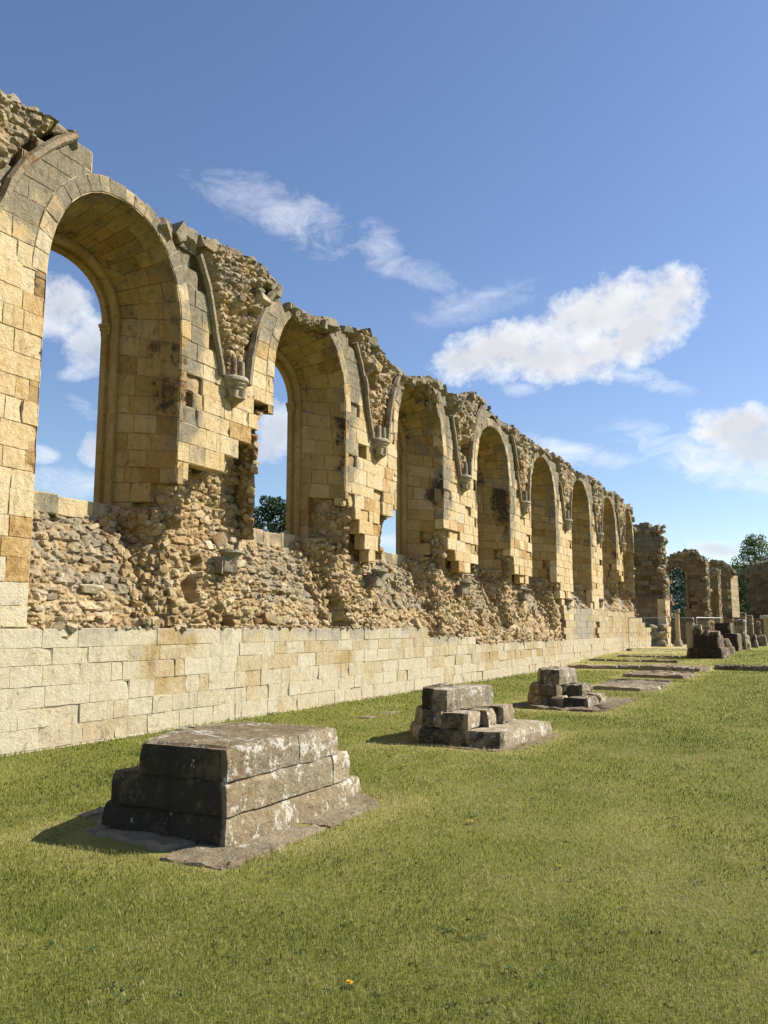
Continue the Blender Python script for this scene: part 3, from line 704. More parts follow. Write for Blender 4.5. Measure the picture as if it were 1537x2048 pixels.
def build_windows():
    r = np.random.default_rng(31)
    for k, q in enumerate(WIN):
        cl = lod(q['c'])
        # core of the reveal (rubble and mortar behind the dressed stone)
        mb = MB(); st = .045 * cl
        Ls = ZS - 3.3; tot = Ls + LA
        for side in (1, -1):
            ss = np.linspace(-.1, tot, int(tot / st)); uu = np.linspace(0.02, T + .01, int(34 / cl))
            U, S = np.meshgrid(uu, ss)
            dy, z, ny, nz = prof(k, S, np.minimum(U / T, 1.0))
            w = (0.19 if side > 0 else 0.07) + n2(U * 1.0 + 50 * k, S, 3.0, 3, 3.3) * .09
            hh_, c1_ = packed(U + 9.0 * k + 3.0 * side, S, .20, .13, 23)
            w = w - .05 * hh_ + .02
            if side < 0: w = w + ero(k, z) * (1 - .5 * np.clip(U / T, 0, 1)) * (S < Ls)
            w = w * np.where(U > T, .3, 1)
            for_l = (z > ztop(q['c'] + side * dy) - .12)
            P = np.stack([XF - U, q['c'] + side * (dy + w * ny), np.minimum(z + w * nz, ztop(q['c'] + side * dy) - .06)], -1)
            mb.grid(P, np.stack([np.clip(.36 + .2 * n2(U, S, 2, 2, 8) + .4 * (c1_ - .5), 0, 1), .1 + 0 * U, .16 + 0 * U], -1), smooth=False)
        root = wpart(mb, 'window_opening', M['rubble'])
        def sub(mb, name, mat, label=None):
            o = mb.build(name, mat); o.parent = root; o.matrix_parent_inverse = wall.matrix_basis.inverted() if False else o.matrix_parent_inverse
            if label: o['label'] = label
            return o
        # dressed stone of jambs and soffit
        mb = MB()
        for side in (1, -1):
            f = freveal(k, side); s = 0.0
            while s < tot - .02:
                h = r.uniform(.25, .34)
                if s + h > tot - .12: h = tot - s
                u = 0.0; first = r.uniform(.28, .6)
                while u < T - .30:
                    l = first if u == 0 else r.uniform(.3, .62)
                    if u + l > T - .45: l = T - .28 - u
                    sm = s + h / 2; um = u + l / 2
                    dy, z, ny, nz = prof(k, sm, um / T); dy, z = float(dy), float(z)
                    a = np.array(JLOW[k]); zl = np.interp(um, a[:, 0], a[:, 1])
                    ok = (z > zl) if side > 0 else (float(ero(k, z)) < .1 and z > 3.5)
                    if crown_gone(k, side * dy, um): ok = False
                    if z > float(ztop(q['c'] + side * dy)) - .05: ok = False
                    if ok:
                        arch = sm > Ls
                        st_ = 0.0
                        if not arch: st_ = (.95 if k in (0, 2, 3) else .6) * (1 - sstep(.25, .65, um)) * sstep(4.6, 5.3, z) * r.uniform(.3, 1.1)
                        elif um > T * .62: st_ = .35 * r.random()
                        wr = (.33 + .2 * (um < .5)) * r.uniform(.5, 1.3) if arch and sm > Ls + .5 else (.30 * (um < .35) * r.random() + .06)
                        tone = np.clip(r.normal(.5, .15), 0, 1)
                        fa = lambda U, V, tone=tone, side=side, arch=arch, dw_=r.normal() * .06: np.stack([np.full(U.shape, tone),
                            np.clip((.36 if arch else .12) + dw_ + .35 * n2(U + 7 * k, V + side * 9, 1.1, 2, 5.0) + .25 * (1 - sstep(.1, .5, U)), 0, 1),
                            np.clip((0.16 if arch else .10) + (0 if arch else (1.05 if k in (0, 2, 3) else .7)) * (1 - sstep(.30, .75, U + .25 * n2(U, V, 1.6, 2, 2.0))) * sstep(1.0, 2.2, V) * np.clip(.55 + 1.3 * n2(U + 3 * k, V * .8, 1.4, 3, 6.0), 0, 1.2) + .38 * sstep(T - .75, T - .4, U) * sstep(Ls - 1.0, Ls + .2, V) + .25 * n2(U + 5 * k, V * .6, 1.7, 3, 8.0), 0, 1)], -1)
                        block(mb, f, u, u + l, u, u + l, s, s + h, r.normal() * .006, .17, fa, bedtone=.3, bedstain=.4, cell=.14 * cl, ch=.007 * min(cl, 1.8), amp=.003, gap=.004, r=r)
                    u += l
                s += h
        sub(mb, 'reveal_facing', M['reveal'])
        # arch ring on the front face
        mb = MB()
        for side in (1, -1):
            s = Ls + .04
            while s < tot - .01:
                h = r.uniform(.18, .27)
                if s + h > tot - .1: h = tot - s
                dy, z, ny, nz = prof(k, s + h / 2, 0.0); dy, z = float(dy), float(z)
                zt = float(ztop(q['c'] + side * dy))
                if not crown_gone(k, side * dy, 0.1) and z < zt + .1:
                    wd = min(.25, max(.10, zt - z + .05)) if z > 7.9 else .25
                    def f(u, v, w, side=side, k=k):
                        dy, z, ny, nz = prof(k, v, 0.0)
                        return np.stack([XF + .012 - w, q['c'] + side * (dy + u * ny), z + u * nz], -1)
                    block(mb, f, 0.0, wd, 0.0, wd, s, s + h, r.normal() * .005, .3, (np.clip(r.normal(.6, .15), 0, 1), np.clip(.32 + .45 * sstep(6.8, 7.8, z) + r.normal() * .12, 0, 1), .2 * (r.random() < .1)), cell=.12 * cl, ch=.006 * min(cl, 1.8), amp=.003, gap=.003, r=r)
                s += h
        sub(mb, 'arch_ring', M['ashlar'])
        # broken edge of the crown
        if k in RINGGAP:
            mb = MB(); l, rr, dd = RINGGAP[k]
            for _ in range(330):
                y = r.uniform(-l - .05, rr + .05); u = r.uniform(0.02, dd + .16)
                z = 6.35 + HR * (1 - min(abs(y) / q['a'], 1) ** EXP) ** (1 / EXP) - .09 * u + .05 + r.uniform(.0, .30) + .10 * (1 - u / dd)
                s = r.uniform(.05, .13)
                z = min(z, float(ztop(q['c'] + y)) - .03)
                add_rock(mb, (XF - u, q['c'] + y, z), (s, s * r.uniform(.8, 1.4), s * r.uniform(.6, 1)), (r.uniform(.2, .7), r.uniform(.3, .9), .4 * (r.random() < .25)), .5, r)
            sub(mb, 'broken_crown', M['rubble'])
        # rubble showing in the jambs
        mb = MB()
        for side in (1, -1):
            for _ in range(int(420 / cl ** 1.5)):
                u = r.uniform(0.03, T - .1); s = r.uniform(-.1, Ls)
                dy, z, ny, nz = prof(k, s, u / T); dy, z = float(dy), float(z)
                a = np.array(JLOW[k]); zl = np.interp(u, a[:, 0], a[:, 1])
                e = float(ero(k, z))
                if side > 0 and z > zl - .04: continue
                if side < 0 and e < .1: continue
                w = (.17 if side > 0 else .05 + e * (1 - .5 * u / T)) + r.uniform(-.03, .05)
                sz = r.uniform(.025, .085)
                add_rock(mb, (XF - u, q['c'] + side * (dy + w), z), (sz, sz * r.uniform(.6, 1.0), sz * r.uniform(.6, 1)), (r.uniform(.1, .8), r.uniform(0, .3), .25 * (r.random() < .2)), .5, r)
        if mb.n: sub(mb, 'jamb_rubble', M['rubble'])
        # moulded rear order: a roll and a fillet following the rear opening
        mb = MB()
        for side in (1, -1):
            ss = np.concatenate([np.linspace(.05, Ls, 12), np.linspace(Ls, tot, 26)[1:]])
            dy, z, ny, nz = prof(k, ss, 1.0)
            sec = [(.16, -.03), (.05, -.03), (.05, -.0), (-.02, .01), (-.055, -.04), (-.055, -.10), (-.02, -.15), (-.02, -.18), (-.09, -.19), (-.09, -.30), (.05, -.30)]
            P = np.stack([np.stack([np.full(len(ss), XB + .31 + o[1]), q['c'] + side * (dy + o[0] * ny), z + o[0] * nz], -1) for o in sec], 0)
            tn = .45 + .25 * (np.floor(ss / .31) * 7.13 % 1 - .5)
            a = np.stack([np.tile(tn, (len(sec), 1)), np.full((len(sec), len(ss)), .1), np.tile(.10 + .35 * (ss > Ls - .3), (len(sec), 1)) * np.array([1, 1, 1, .6, .2, .2, .6, 1, 1, .3, .3])[:, None]], -1)
            mb.grid(P, a, smooth=False)
            # little capital at the springing
            dy0, z0, _, _ = prof(k, Ls, 1.0); yc = q['c'] + side * float(dy0); z0 = float(z0)
            for zz0, zz1, pr in ((-.02, .04, .13), (-.08, -.02, .10), (-.16, -.08, .075)):
                x0, x1 = XB - .02, XB + .18
                ya, yb = yc - side * pr, yc + side * .1
                vv = np.array([(x, y, z0 + z_) for z_ in (zz0, zz1) for x, y in ((x0, ya), (x1, ya), (x1, yb), (x0, yb))])
                mb.add(vv, quads=[(0, 1, 5, 4), (1, 2, 6, 5), (2, 3, 7, 6), (3, 0, 4, 7), (4, 5, 6, 7), (3, 2, 1, 0)], attr=(.45, .3, .3))
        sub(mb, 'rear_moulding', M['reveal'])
        # sill: a course of squared grey blocks
        mb = MB()
        y = q['c'] - q['a']
        def fs(u, v, w): return np.stack([XF - 1.02 - w, u, v], -1)
        while y < q['c'] + q['a'] - .35:
            l = r.uniform(.5, .8); zt = 3.59 + r.normal() * .012
            block(mb, fs, y, y + l, y, y + l, 3.30, zt, r.normal() * .01, .44, (r.uniform(.5, .8), r.uniform(.4, .62), 0), cell=.13 * cl, ch=.010, amp=.004, r=r)
            y += l
        sub(mb, 'sill', M['ashlar'])
build_windows()

# ---- vault ribs and corbels
def tube(mb, pts, rad, attr, n=8, caps=True, flat=1.0):
    pts = np.asarray(pts, float); m = len(pts)
    tan = np.gradient(pts, axis=0); tan /= np.linalg.norm(tan, axis=1, keepdims=True) + 1e-9
    ref = np.array([1.0, 0, 0]); rad = np.broadcast_to(np.asarray(rad, float), (m,))
    rings = []
    for i in range(m):
        rf = ref if abs(tan[i] @ ref) < .9 else np.array([0, 1.0, 0])
        a = np.cross(tan[i], rf); a /= np.linalg.norm(a); b = np.cross(tan[i], a)
        th = np.linspace(0, 2 * math.pi, n, endpoint=False)
        rings.append(pts[i] + rad[i] * (np.cos(th)[:, None] * a + np.sin(th)[:, None] * b * flat))
    V = np.concatenate(rings); q = []; sm_ = n != 6
    if max(rad) > .04: V = V + .012 * np.stack([fbm(V * 7, 1, 2), fbm(V * 7 + 9, 1, 2), fbm(V * 7 + 21, 1, 2)], -1)
    for i in range(m - 1):
        for j in range(n):
            q.append((i * n + j, i * n + (j + 1) % n, (i + 1) * n + (j + 1) % n, (i + 1) * n + j))
    mb.add(V, quads=q, attr=attr, smooth=sm_)
    if caps:
        for i, s in ((0, 1), (m - 1, -1)):
            c = pts[i]; V2 = np.concatenate([rings[i], [c]])
            t = [((j + 1) % n, j, n) if s > 0 else (j, (j + 1) % n, n) for j in range(n)]
            mb.add(V2, tris=t, attr=attr)
def lathe_half(mb, c, prof_, attr, n=14, full=False):
    """half-round bracket standing out of the wall; prof_ = (radius, z)"""
    th = np.linspace(-math.pi / 2, math.pi / 2, n) if not full else np.linspace(0, 2 * math.pi, n)
    P = np.stack([np.stack([c[0] + r_ * np.cos(th), c[1] + r_ * np.sin(th), np.full(n, c[2] + z_)], -1) for r_, z_ in prof_], 0)
    jit = np.stack([fbm(P * 9.0, 1, 2), fbm(P * 9 + 5.0, 1, 2), fbm(P * 9 + 9.0, 1, 2)], -1) * .010
    mb.grid(P + jit, attr, smooth=False, flip=True)
def build_ribs():
    r = np.random.default_rng(41)
    allc = [6.35] + CORB
    for i, c in enumerate(allc):
        # corbel
        mb = MB(); zc = 6.06
        pr = [(.0, .0), (.29, .0), (.31, -.03), (.31, -.07), (.265, -.085), (.265, -.11), (.285, -.13), (.25, -.165), (.235, -.18), (.25, -.20), (.20, -.245), (.17, -.26)]
        lathe_half(mb, (XF - .02, c, zc), pr, (.65, .30, .05))
        if i > 0: cb = wpart(mb, 'corbel', M['corbel'])
        else: continue
        def sub(mb, name, mat):
            o = mb.build(name, mat); o.parent = cb; return o
        for dy, x in ((-.10, .10), (.07, .13)):
            m2 = MB(); tube(m2, [(XF + x, c + dy, zc - .38), (XF + x, c + dy, zc - .24)], [.085, .11], (.5, .3, .1), 10); sub(m2, 'stub_shaft', M['corbel'])
        m2 = MB(); lathe_half(m2, (XF - .02, c, zc), [(.0, -.34), (.20, -.36), (.22, -.39), (.16, -.43), (.05, -.50), (.0, -.52)], (.35, .45, .25)); sub(m2, 'corbel_tip', M['corbel'])
        for dy, x, h in ((-.11, .10, .33), (.10, .12, .31)) if i < 3 else ((0, .1, .4),):
            m2 = MB(); tube(m2, [(XF + x, c + dy, zc - .01), (XF + x, c + dy, zc + h * .6), (XF + x - .01, c + dy * 1.05, zc + h)], [.062, .06, .058], (.5, .55, .05), 10); sub(m2, 'vault_shaft', M['corbel'])
        # two wall ribs rising from it
        for side, offs in ((-1, RIB_L), (1, RIB_R)):
            zhi = {(1, -1): 8.02, (1, 1): 8.32, (2, -1): 8.2, (2, 1): 8.05, (3, -1): 7.76, (3, 1): 8.6, (4, -1): 8.3, (4, 1): 8.0}.get((i, side), 7.9 + r.uniform(-.4, .4))
            zz = np.arange(6.02, zhi, .14); m2 = MB(); j = 0
            while j < len(zz) - 1:
                n = min(int(r.integers(3, 6)), len(zz) - 1 - j); seg = zz[j:j + n + 1]
                w = r.normal() * .008
                tube(m2, [(XF + (.075 if side > 0 else .03) + w, c + side * float(np.interp(z, RIB_Z, offs)), z) for z in seg], .078 if side > 0 else .062, (r.uniform(.1, .4), r.uniform(.5, .8), r.uniform(.3, .55) if side > 0 else r.uniform(.1, .4)), 6, flat=1.15)
                j += n
            wpart(m2, 'wall_rib', M['rubble'])
        # remnant of the lower shaft corbel / string course
        zl = 2.95 if i != 5 else 2.78
        if i < 7:
            mb = MB()
            def fl(u, v, w): return np.stack([XF + .10 - w, u, v], -1)
            block(mb, fl, c - .22, c + .20, c - .20, c + .20, zl - .42, zl - .12, .02, .5, (.3, .6, .45), cell=.1, ch=.03, amp=.02, r=r)
            lathe_half(mb, (XF - .05, c + .05, zl), [(.0, .02), (.25, .0), (.27, -.05), (.22, -.09), (.20, -.12), (.15, -.2), (.10, -.34), (.0, -.36)], (.35, .65, .2))
            wpart(mb, 'lower_corbel', M['corbel'])
    # last rib of the bay whose corbel is out of the picture
    m2 = MB(); pts = [(7.04, 7.13), (7.13, 7.42), (7.35, 7.81), (7.62, 8.13), (7.86, 8.38), (8.16, 8.63)]
    pts = [(6.72, 6.1), (6.80, 6.6)] + pts
    for a, b in ((0, 3), (2, 5), (4, 7), (6, 8)):
        seg = pts[a:b + 1] if b < 8 else pts[a:]
        ys = [p[0] for p in seg]; zs = [p[1] for p in seg]
        tube(m2, [(XF + .05 + r.normal() * .006, y, z) for y, z in zip(ys, zs)], .070, (r.uniform(.1, .3), .6, .35), 6, flat=1.2)
    wpart(m2, 'wall_rib', M['rubble'])
build_ribs()

# dry growth rooted in the ledge, and weeds on top of the wall
def stalks(mb, c, n, h, spread, r, lean=.3, wid=.004):
    for _ in range(n):
        p = np.asarray(c) + r.normal(size=3) * np.array([spread * .5, spread, .01]); d = np.array([r.normal() * lean, r.normal() * lean, 1.0]); d /= np.linalg.norm(d)
        hh = h * r.uniform(.5, 1.1); s = np.array([-.45, .9, 0]) * wid * r.uniform(.6, 1.3)
        t = p + d * hh * .55; e = p + d * hh + np.array([r.normal(), r.normal(), -abs(r.normal())]) * hh * .15
        mb.add([p - s, p + s, t + s * .7, t - s * .7, e], quads=[(0, 1, 2, 3)], tris=[(3, 2, 4)], attr=(r.random(), 0, 0))
def weeds():
    r = np.random.default_rng(77)
    spots = [(8.9, 8.36, 'thin dry weed on the crown of the nearest arch'), (10.05, 8.24, 'thin dry weed on the right shoulder of the nearest arch'), (17.9, 8.15, 'reddish dry weed on the broken top right of the second corbel'), (39.3, 8.6, 'tiny dry weed on the wall top above the far bays'), (6.98, 8.62, 'pale dry weed at the top left end of the wall')]
    for y, z, lab in spots:
        mb = MB(); stalks(mb, (XF - .12, y, z), 16, .22, .05, r)
        tag(mb.build('dry_weed', M['dry'], loc=(XF - .12, y, z)), lab, 'weed', 'dry weeds on the wall top')
    mb = MB()
    for y0, y1, n in ((8.7, 10.6, 420), (13.3, 14.9, 130), (16.2, 19.5, 220)):
        for _ in range(n):
            y = r.uniform(y0, y1); stalks(mb, (XF - .06, y, 1.58), 1, .10, .03, r, .8)
    tag(mb.build('dry_grass', M['dry'], loc=(XF, 9.6, 1.58)), 'dry brown grass fringe on the ledge of the wall', 'grass', None, 'stuff')
    mb = MB()
    for _ in range(16):
        p = np.array([XF + .18 + r.normal() * .05, 11.88 + r.normal() * .06, 6.1]); pts = [p]
        for s in range(4): pts.append(pts[-1] + np.array([r.normal() * .03, r.normal() * .05 - .01, .08]))
        tube(mb, pts, .0028, (r.random(), 0, 0), 3, False)
    tag(mb.build('red_vine', M['vine'], loc=(XF + .18, 11.88, 6.08)), 'tangle of thin reddish stems on top of the nearest corbel', 'creeper')
    mb = MB(); base = np.array([XF + .02, 10.1, 1.62])
    st = MB(); stalks(st, base, 22, .22, .07, r, .35, .004)
    root = tag(st.build('yellow_wildflower', M['stem'], loc=base), 'small yellow wildflower growing from the ledge below the nearest window', 'wildflower')
    for _ in range(6):
        mb = MB(); p = base + r.normal(size=3) * np.array([.04, .06, .03]) + np.array([.02, 0, .19]); add_rock(mb, p, (.012, .012, .008), (.5, 0, 0), .5, r)
        o = mb.build('flower_head', M['yellow'], loc=base); o.parent = root; o.location = (0, 0, 0)
weeds()

# ------------------------------------------------------------------ pier bases along the lost arcade
def clip_poly(poly, n, d):
    out = []
    for i in range(len(poly)):
        a, b = poly[i], poly[(i + 1) % len(poly)]
        da, db = a[0] * n[0] + a[1] * n[1] - d, b[0] * n[0] + b[1] * n[1] - d
        if da <= 0: out.append(a)
        if da * db < 0:
            t = da / (da - db); out.append((a[0] + t * (b[0] - a[0]), a[1] + t * (b[1] - a[1])))
    return out
def rough_prism(mb, poly, z0, z1, attr, cell=.09, amp=.012, ch=.02, taper=0.0, levels=None, gap=.004, seed=0.0, topamp=None, smooth=False, slope=(0, 0), shade_moss=0.0):
    """weathered block on a convex outline (x, y); taper pulls the top edge inward"""
    poly = np.asarray(poly, float)
    if len(poly) < 3: return
    c = poly.mean(0)
    out = []
    for i in range(len(poly)):
        a, b = poly[i], poly[(i + 1) % len(poly)]; n = max(1, int(np.linalg.norm(b - a) / cell))
        for j in range(n): out.append(a + (b - a) * j / n)
    out = np.array(out); m = len(out); rad = np.linalg.norm(out - c, axis=1).mean()
    if levels is None: nl = max(1, int((z1 - z0) / cell)); levels = [(k / nl, 0.0) for k in range(nl + 1)]
    rings = []
    for fz, inset in levels:
        z = z0 + (z1 - z0) * fz; ins = gap + taper * fz + inset + (ch if fz >= .999 else 0)
        dirv = out - c; ln = np.linalg.norm(dirv, axis=1, keepdims=True)
        p = out - dirv / ln * np.minimum(ins * 1.15, ln * .8)
        rings.append(np.column_stack([p, np.full(m, z - (0 if fz >= .999 else 0))]))
    # rounded shoulder then the top as rings to the middle
    for f_ in (.82, .6, .38, .18):
        p = c + (rings[len(levels) - 1][:, :2] - c) * f_
        rings.append(np.column_stack([p, np.full(m, z1)]))
    nlev = len(levels)
    P = np.stack(rings, 0)
    if slope != (0, 0):
        f_ = np.clip((P[..., 2] - z0) / (z1 - z0), 0, 1); P[..., 2] += f_ * ((P[..., 0] - c[0]) * slope[0] + (P[..., 1] - c[1]) * slope[1])
    if ch > 0:
        P[nlev - 2] = P[nlev - 2]
    ta = amp if topamp is None else topamp
    q = P + seed * 3.1
    dn = np.stack([fbm(q, 6.0, 3), fbm(q + 31.0, 6.0, 3), fbm(q + 67.0, 6.0, 3)], -1)
    A = np.full(P.shape[:2], amp); A[nlev:] = ta
    P = P + dn * A[..., None] * 1.6
    attr = np.tile(np.asarray(attr, float), (P.shape[0], P.shape[1], 1))
    if shade_moss:
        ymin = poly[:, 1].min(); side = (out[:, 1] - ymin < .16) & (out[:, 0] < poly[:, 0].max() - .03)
        attr[:nlev, side, 2] += shade_moss  # moss and deeper shade, both painted dark on the -Y side
    last_attr = attr[-1].mean(0)
    P = np.concatenate([P, P[:, :1]], 1); attr = np.concatenate([attr, attr[:, :1]], 1)
    mb.grid(P, attr, smooth=smooth, flip=False); attr = last_attr
    last = P[-1, :-1]; n = len(last)
    mb.add(np.concatenate([last, [last.mean(0)]]), tris=[(j, (j + 1) % n, n) for j in range(n)], attr=attr)
def rect(x0, x1, y0, y1): return [(x0, y0), (x1, y0), (x1, y1), (x0, y1)]
def slab(name, poly, z0, z1, label, cat, group=None, seed=1.0, parent=None, loc=None, amp=.03, tone=.5, wear=.3, mat='slab', topamp=None, nsplit=3):
    """low ragged foundation stones"""
    r = np.random.default_rng(int(seed * 10)); mb = MB()
    poly = np.asarray(poly, float); y0, y1 = poly[:, 1].min(), poly[:, 1].max(); x0, x1 = poly[:, 0].min(), poly[:, 0].max()
    along_y = (y1 - y0) > (x1 - x0); lo, hi = (y0, y1) if along_y else (x0, x1)
    cuts = [lo] + sorted(r.uniform(lo + .2, hi - .2, nsplit - 1)) + [hi]
    for a, b in zip(cuts[:-1], cuts[1:]):
        n = (0, 1) if along_y else (1, 0)
        p = clip_poly(clip_poly([tuple(q) for q in poly], n, b), (-n[0], -n[1]), -a)
        if len(p) > 2: rough_prism(mb, p, z0, z1 + r.normal() * .012, (np.clip(tone + r.normal() * .15, 0, 1), np.clip(wear + r.normal() * .15, 0, 1), 0), .12, amp, .02, .015, seed=seed + a, topamp=topamp, smooth=False)
    o = mb.build(name, M[mat], loc=loc if parent is None else None)
    if parent: o.parent = parent
    else: tag(o, label, cat, group)
    return o
def course_blocks(mb, poly, z0, z1, axis, cuts, r, attr=(.45, .3, .1), **kw):
    n = (1, 0) if axis == 'x' else (0, 1)
    poly = [tuple(p) for p in poly]; vals = [p[0 if axis == 'x' else 1] for p in poly]
    cs = [min(vals) - .01] + list(cuts) + [max(vals) + .01]
    for a, b in zip(cs[:-1], cs[1:]):
        p = clip_poly(clip_poly(poly, n, b), (-n[0], -n[1]), -a)
        if len(p) > 2: rough_prism(mb, p, z0, z1, (np.clip(attr[0] + r.normal() * .14, 0, 1), np.clip(attr[1] + r.normal() * .12, 0, 1), np.clip(attr[2] + r.normal() * .08, 0, 1)), seed=r.uniform(0, 30), **kw)
GP = 'stone pier bases in a row along the lawn'
def pier_base_near():
    r = np.random.default_rng(51)
    root = empty('pier_base', (-4.5, 6.2, 0), 'nearest and largest stone pier base, a stepped block with white lichen on its sunlit side', 'pier base', GP)
    def part(mb, name, mat='base', label=None):
        o = mb.build(name, M[mat]); o.parent = root; o.matrix_parent_inverse = root.matrix_basis.inverted()
        if label: o['label'] = label
    kw = dict(cell=.06, amp=.009, ch=.014, gap=.002, shade_moss=.82)
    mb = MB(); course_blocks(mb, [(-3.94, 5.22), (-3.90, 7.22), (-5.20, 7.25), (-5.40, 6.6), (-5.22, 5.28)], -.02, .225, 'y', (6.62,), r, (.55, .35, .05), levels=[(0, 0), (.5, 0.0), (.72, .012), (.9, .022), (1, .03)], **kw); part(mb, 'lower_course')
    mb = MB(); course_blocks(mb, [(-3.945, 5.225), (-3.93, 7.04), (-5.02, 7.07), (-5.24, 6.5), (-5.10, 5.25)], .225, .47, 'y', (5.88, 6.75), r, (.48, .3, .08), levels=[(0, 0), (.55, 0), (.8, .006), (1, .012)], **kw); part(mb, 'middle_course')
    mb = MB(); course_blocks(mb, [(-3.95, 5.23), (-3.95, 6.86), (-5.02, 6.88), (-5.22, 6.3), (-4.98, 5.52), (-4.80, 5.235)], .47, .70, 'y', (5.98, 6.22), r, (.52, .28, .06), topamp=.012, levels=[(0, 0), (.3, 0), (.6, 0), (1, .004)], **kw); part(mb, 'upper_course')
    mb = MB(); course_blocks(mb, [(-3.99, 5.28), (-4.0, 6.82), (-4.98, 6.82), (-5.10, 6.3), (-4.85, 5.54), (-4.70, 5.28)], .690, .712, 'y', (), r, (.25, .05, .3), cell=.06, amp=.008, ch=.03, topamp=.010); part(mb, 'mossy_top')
    mb = MB(); kf = dict(cell=.05, amp=.034, ch=.03, topamp=.014)
    for poly, zt in (([(-3.60, 4.74), (-3.58, 5.35), (-4.0, 5.4), (-4.35, 5.1), (-4.2, 4.76)], .018), ([(-3.58, 5.3), (-3.62, 6.2), (-4.0, 6.2), (-4.0, 5.3)], .008), ([(-3.60, 6.15), (-3.62, 7.1), (-4.0, 7.45), (-4.0, 6.15)], .012), ([(-4.3, 4.95), (-4.15, 5.4), (-5.3, 5.5), (-5.35, 5.15)], .03), ([(-5.1, 5.2), (-5.1, 6.9), (-5.5, 6.7), (-5.48, 5.4)], .04), ([(-5.6, 5.45), (-5.5, 5.75), (-5.75, 5.85), (-5.82, 5.55)], .03)):
        rough_prism(mb, poly, -.1, zt, (np.clip(.45 + r.normal() * .12, 0, 1), .35, .05), seed=r.uniform(0, 30), **kf)
    part(mb, 'foundation', 'slab')
pier_base_near()
def stone_thing(name, loc, label, cat, group, parts, founda=None):
    """parts: list of (part name, material, [(poly, z0, z1, kwargs)])"""
    root = empty(name, loc, label, cat, group); r = np.random.default_rng(int(abs(loc[1]) * 100))
    for pname, mat, blocks in parts:
        mb = MB()
        for poly, z0, z1, kw in blocks:
            kw = dict(kw); at = kw.pop('attr', (.4, .3, .15))
            rough_prism(mb, poly, z0, z1, (np.clip(at[0] + r.normal() * .1, 0, 1), np.clip(at[1] + r.normal() * .1, 0, 1), at[2]), seed=r.uniform(0, 40), **{**dict(cell=.1, amp=.018, ch=.025, shade_moss=.58 if mat == 'base' else 0), **kw})
        o = mb.build(pname, M[mat]); o.parent = root; o.matrix_parent_inverse = root.matrix_basis.inverted()
    return root
stone_thing('pier_base', (-4.7, 12.0, 0), 'second pier base from the front, broken into three steps with a pale lichened top block', 'pier base', GP, [
    ('lower_course', 'base', [([(-4.35, 10.97), (-4.3, 12.95), (-5.5, 13.1), (-5.66, 12.0), (-5.02, 10.97)], .0, .225, dict(levels=[(0, 0), (.5, 0), (.8, .03), (1, .07)])), ([(-3.86, 10.98), (-3.68, 12.85), (-4.36, 12.95), (-4.42, 10.97)], .0, .205, dict(ch=.05, attr=(.6, .45, .05)))]),
    ('middle_course', 'base', [([(-4.72, 11.07), (-4.70, 12.7), (-5.42, 12.7), (-5.5, 11.85), (-5.0, 11.05)], .22, .44, dict(ch=.03)), ([(-4.34, 11.08), (-4.36, 11.62), (-4.74, 11.65), (-4.74, 11.07)], .215, .43, dict(ch=.02)), ([(-4.24, 11.6), (-4.28, 12.1), (-4.74, 12.15), (-4.74, 11.62)], .215, .43, dict(amp=.03, ch=.05)), ([(-4.18, 12.08), (-4.2, 12.62), (-4.72, 12.65), (-4.72, 12.12)], .215, .44, dict(amp=.028, ch=.02))]),
    ('top_block', 'base', [([(-4.90, 11.22), (-4.9, 12.45), (-5.2, 12.5), (-5.32, 11.8), (-5.1, 11.25)], .44, .74, dict(ch=.03, amp=.03, attr=(.3, .4, .2))), ([(-4.70, 11.18), (-4.46, 12.42), (-4.92, 12.48), (-4.93, 11.2)], .44, .735, dict(amp=.014, ch=.02, attr=(.75, .5, 0)))]),
    ('foundation', 'slab', [([(-5.2, 10.86), (-3.82, 10.72), (-3.55, 11.3), (-3.56, 13.1), (-5.5, 13.2)], -.08, .008, dict(amp=.025, cell=.06))])])
stone_thing('pier_base', (-4.8, 17.5, 0), 'third pier base from the front, small dark stepped stump on a long low foundation', 'pier base', GP, [
    ('lower_course', 'base', [([(-4.62, 16.92), (-4.6, 18.9), (-5.5, 19.0), (-5.70, 18.0), (-5.05, 16.92)], .02, .235, dict(levels=[(0, 0), (.5, 0), (.8, .03), (1, .06)])), ([(-4.12, 16.95), (-4.1, 17.8), (-4.64, 17.85), (-4.64, 16.92)], .02, .215, dict(ch=.05)), ([(-4.1, 17.8), (-4.15, 18.7), (-4.64, 18.8), (-4.64, 17.85)], .02, .20, dict(amp=.045, ch=.06))]),
    ('middle_course', 'base', [([(-4.78, 17.05), (-4.74, 18.6), (-5.45, 18.7), (-5.55, 17.7), (-5.1, 17.05)], .235, .45, dict()), ([(-4.36, 17.5), (-4.38, 18.4), (-4.8, 18.5), (-4.8, 17.45)], .21, .43, dict(amp=.04, ch=.05))]),
    ('top_block', 'base', [([(-4.98, 17.25), (-4.95, 18.3), (-5.25, 18.5), (-5.40, 17.8), (-5.15, 17.25)], .45, .75, dict(amp=.028)), ([(-4.76, 17.25), (-4.66, 18.25), (-5.0, 18.4), (-5.0, 17.25)], .45, .745, dict(amp=.03, ch=.05, attr=(.6, .4, .1)))]),
    ('foundation', 'slab', [([(-5.6, 16.75), (-3.9, 16.35), (-3.7, 16.6), (-3.68, 19.8), (-5.6, 19.9)], -.08, .04, dict(amp=.04, cell=.07))])])
slab('foundation_slab', [(-5.55, 22.6), (-4.1, 22.4), (-3.75, 23.0), (-3.9, 26.3), (-5.6, 26.2)], -.1, .07, 'brown foundation slab in the grass, first beyond the third pier base', 'stone slab', 'flat foundation slabs in the lawn', 5.1, loc=(-4.7, 24.3, 0), amp=.04)
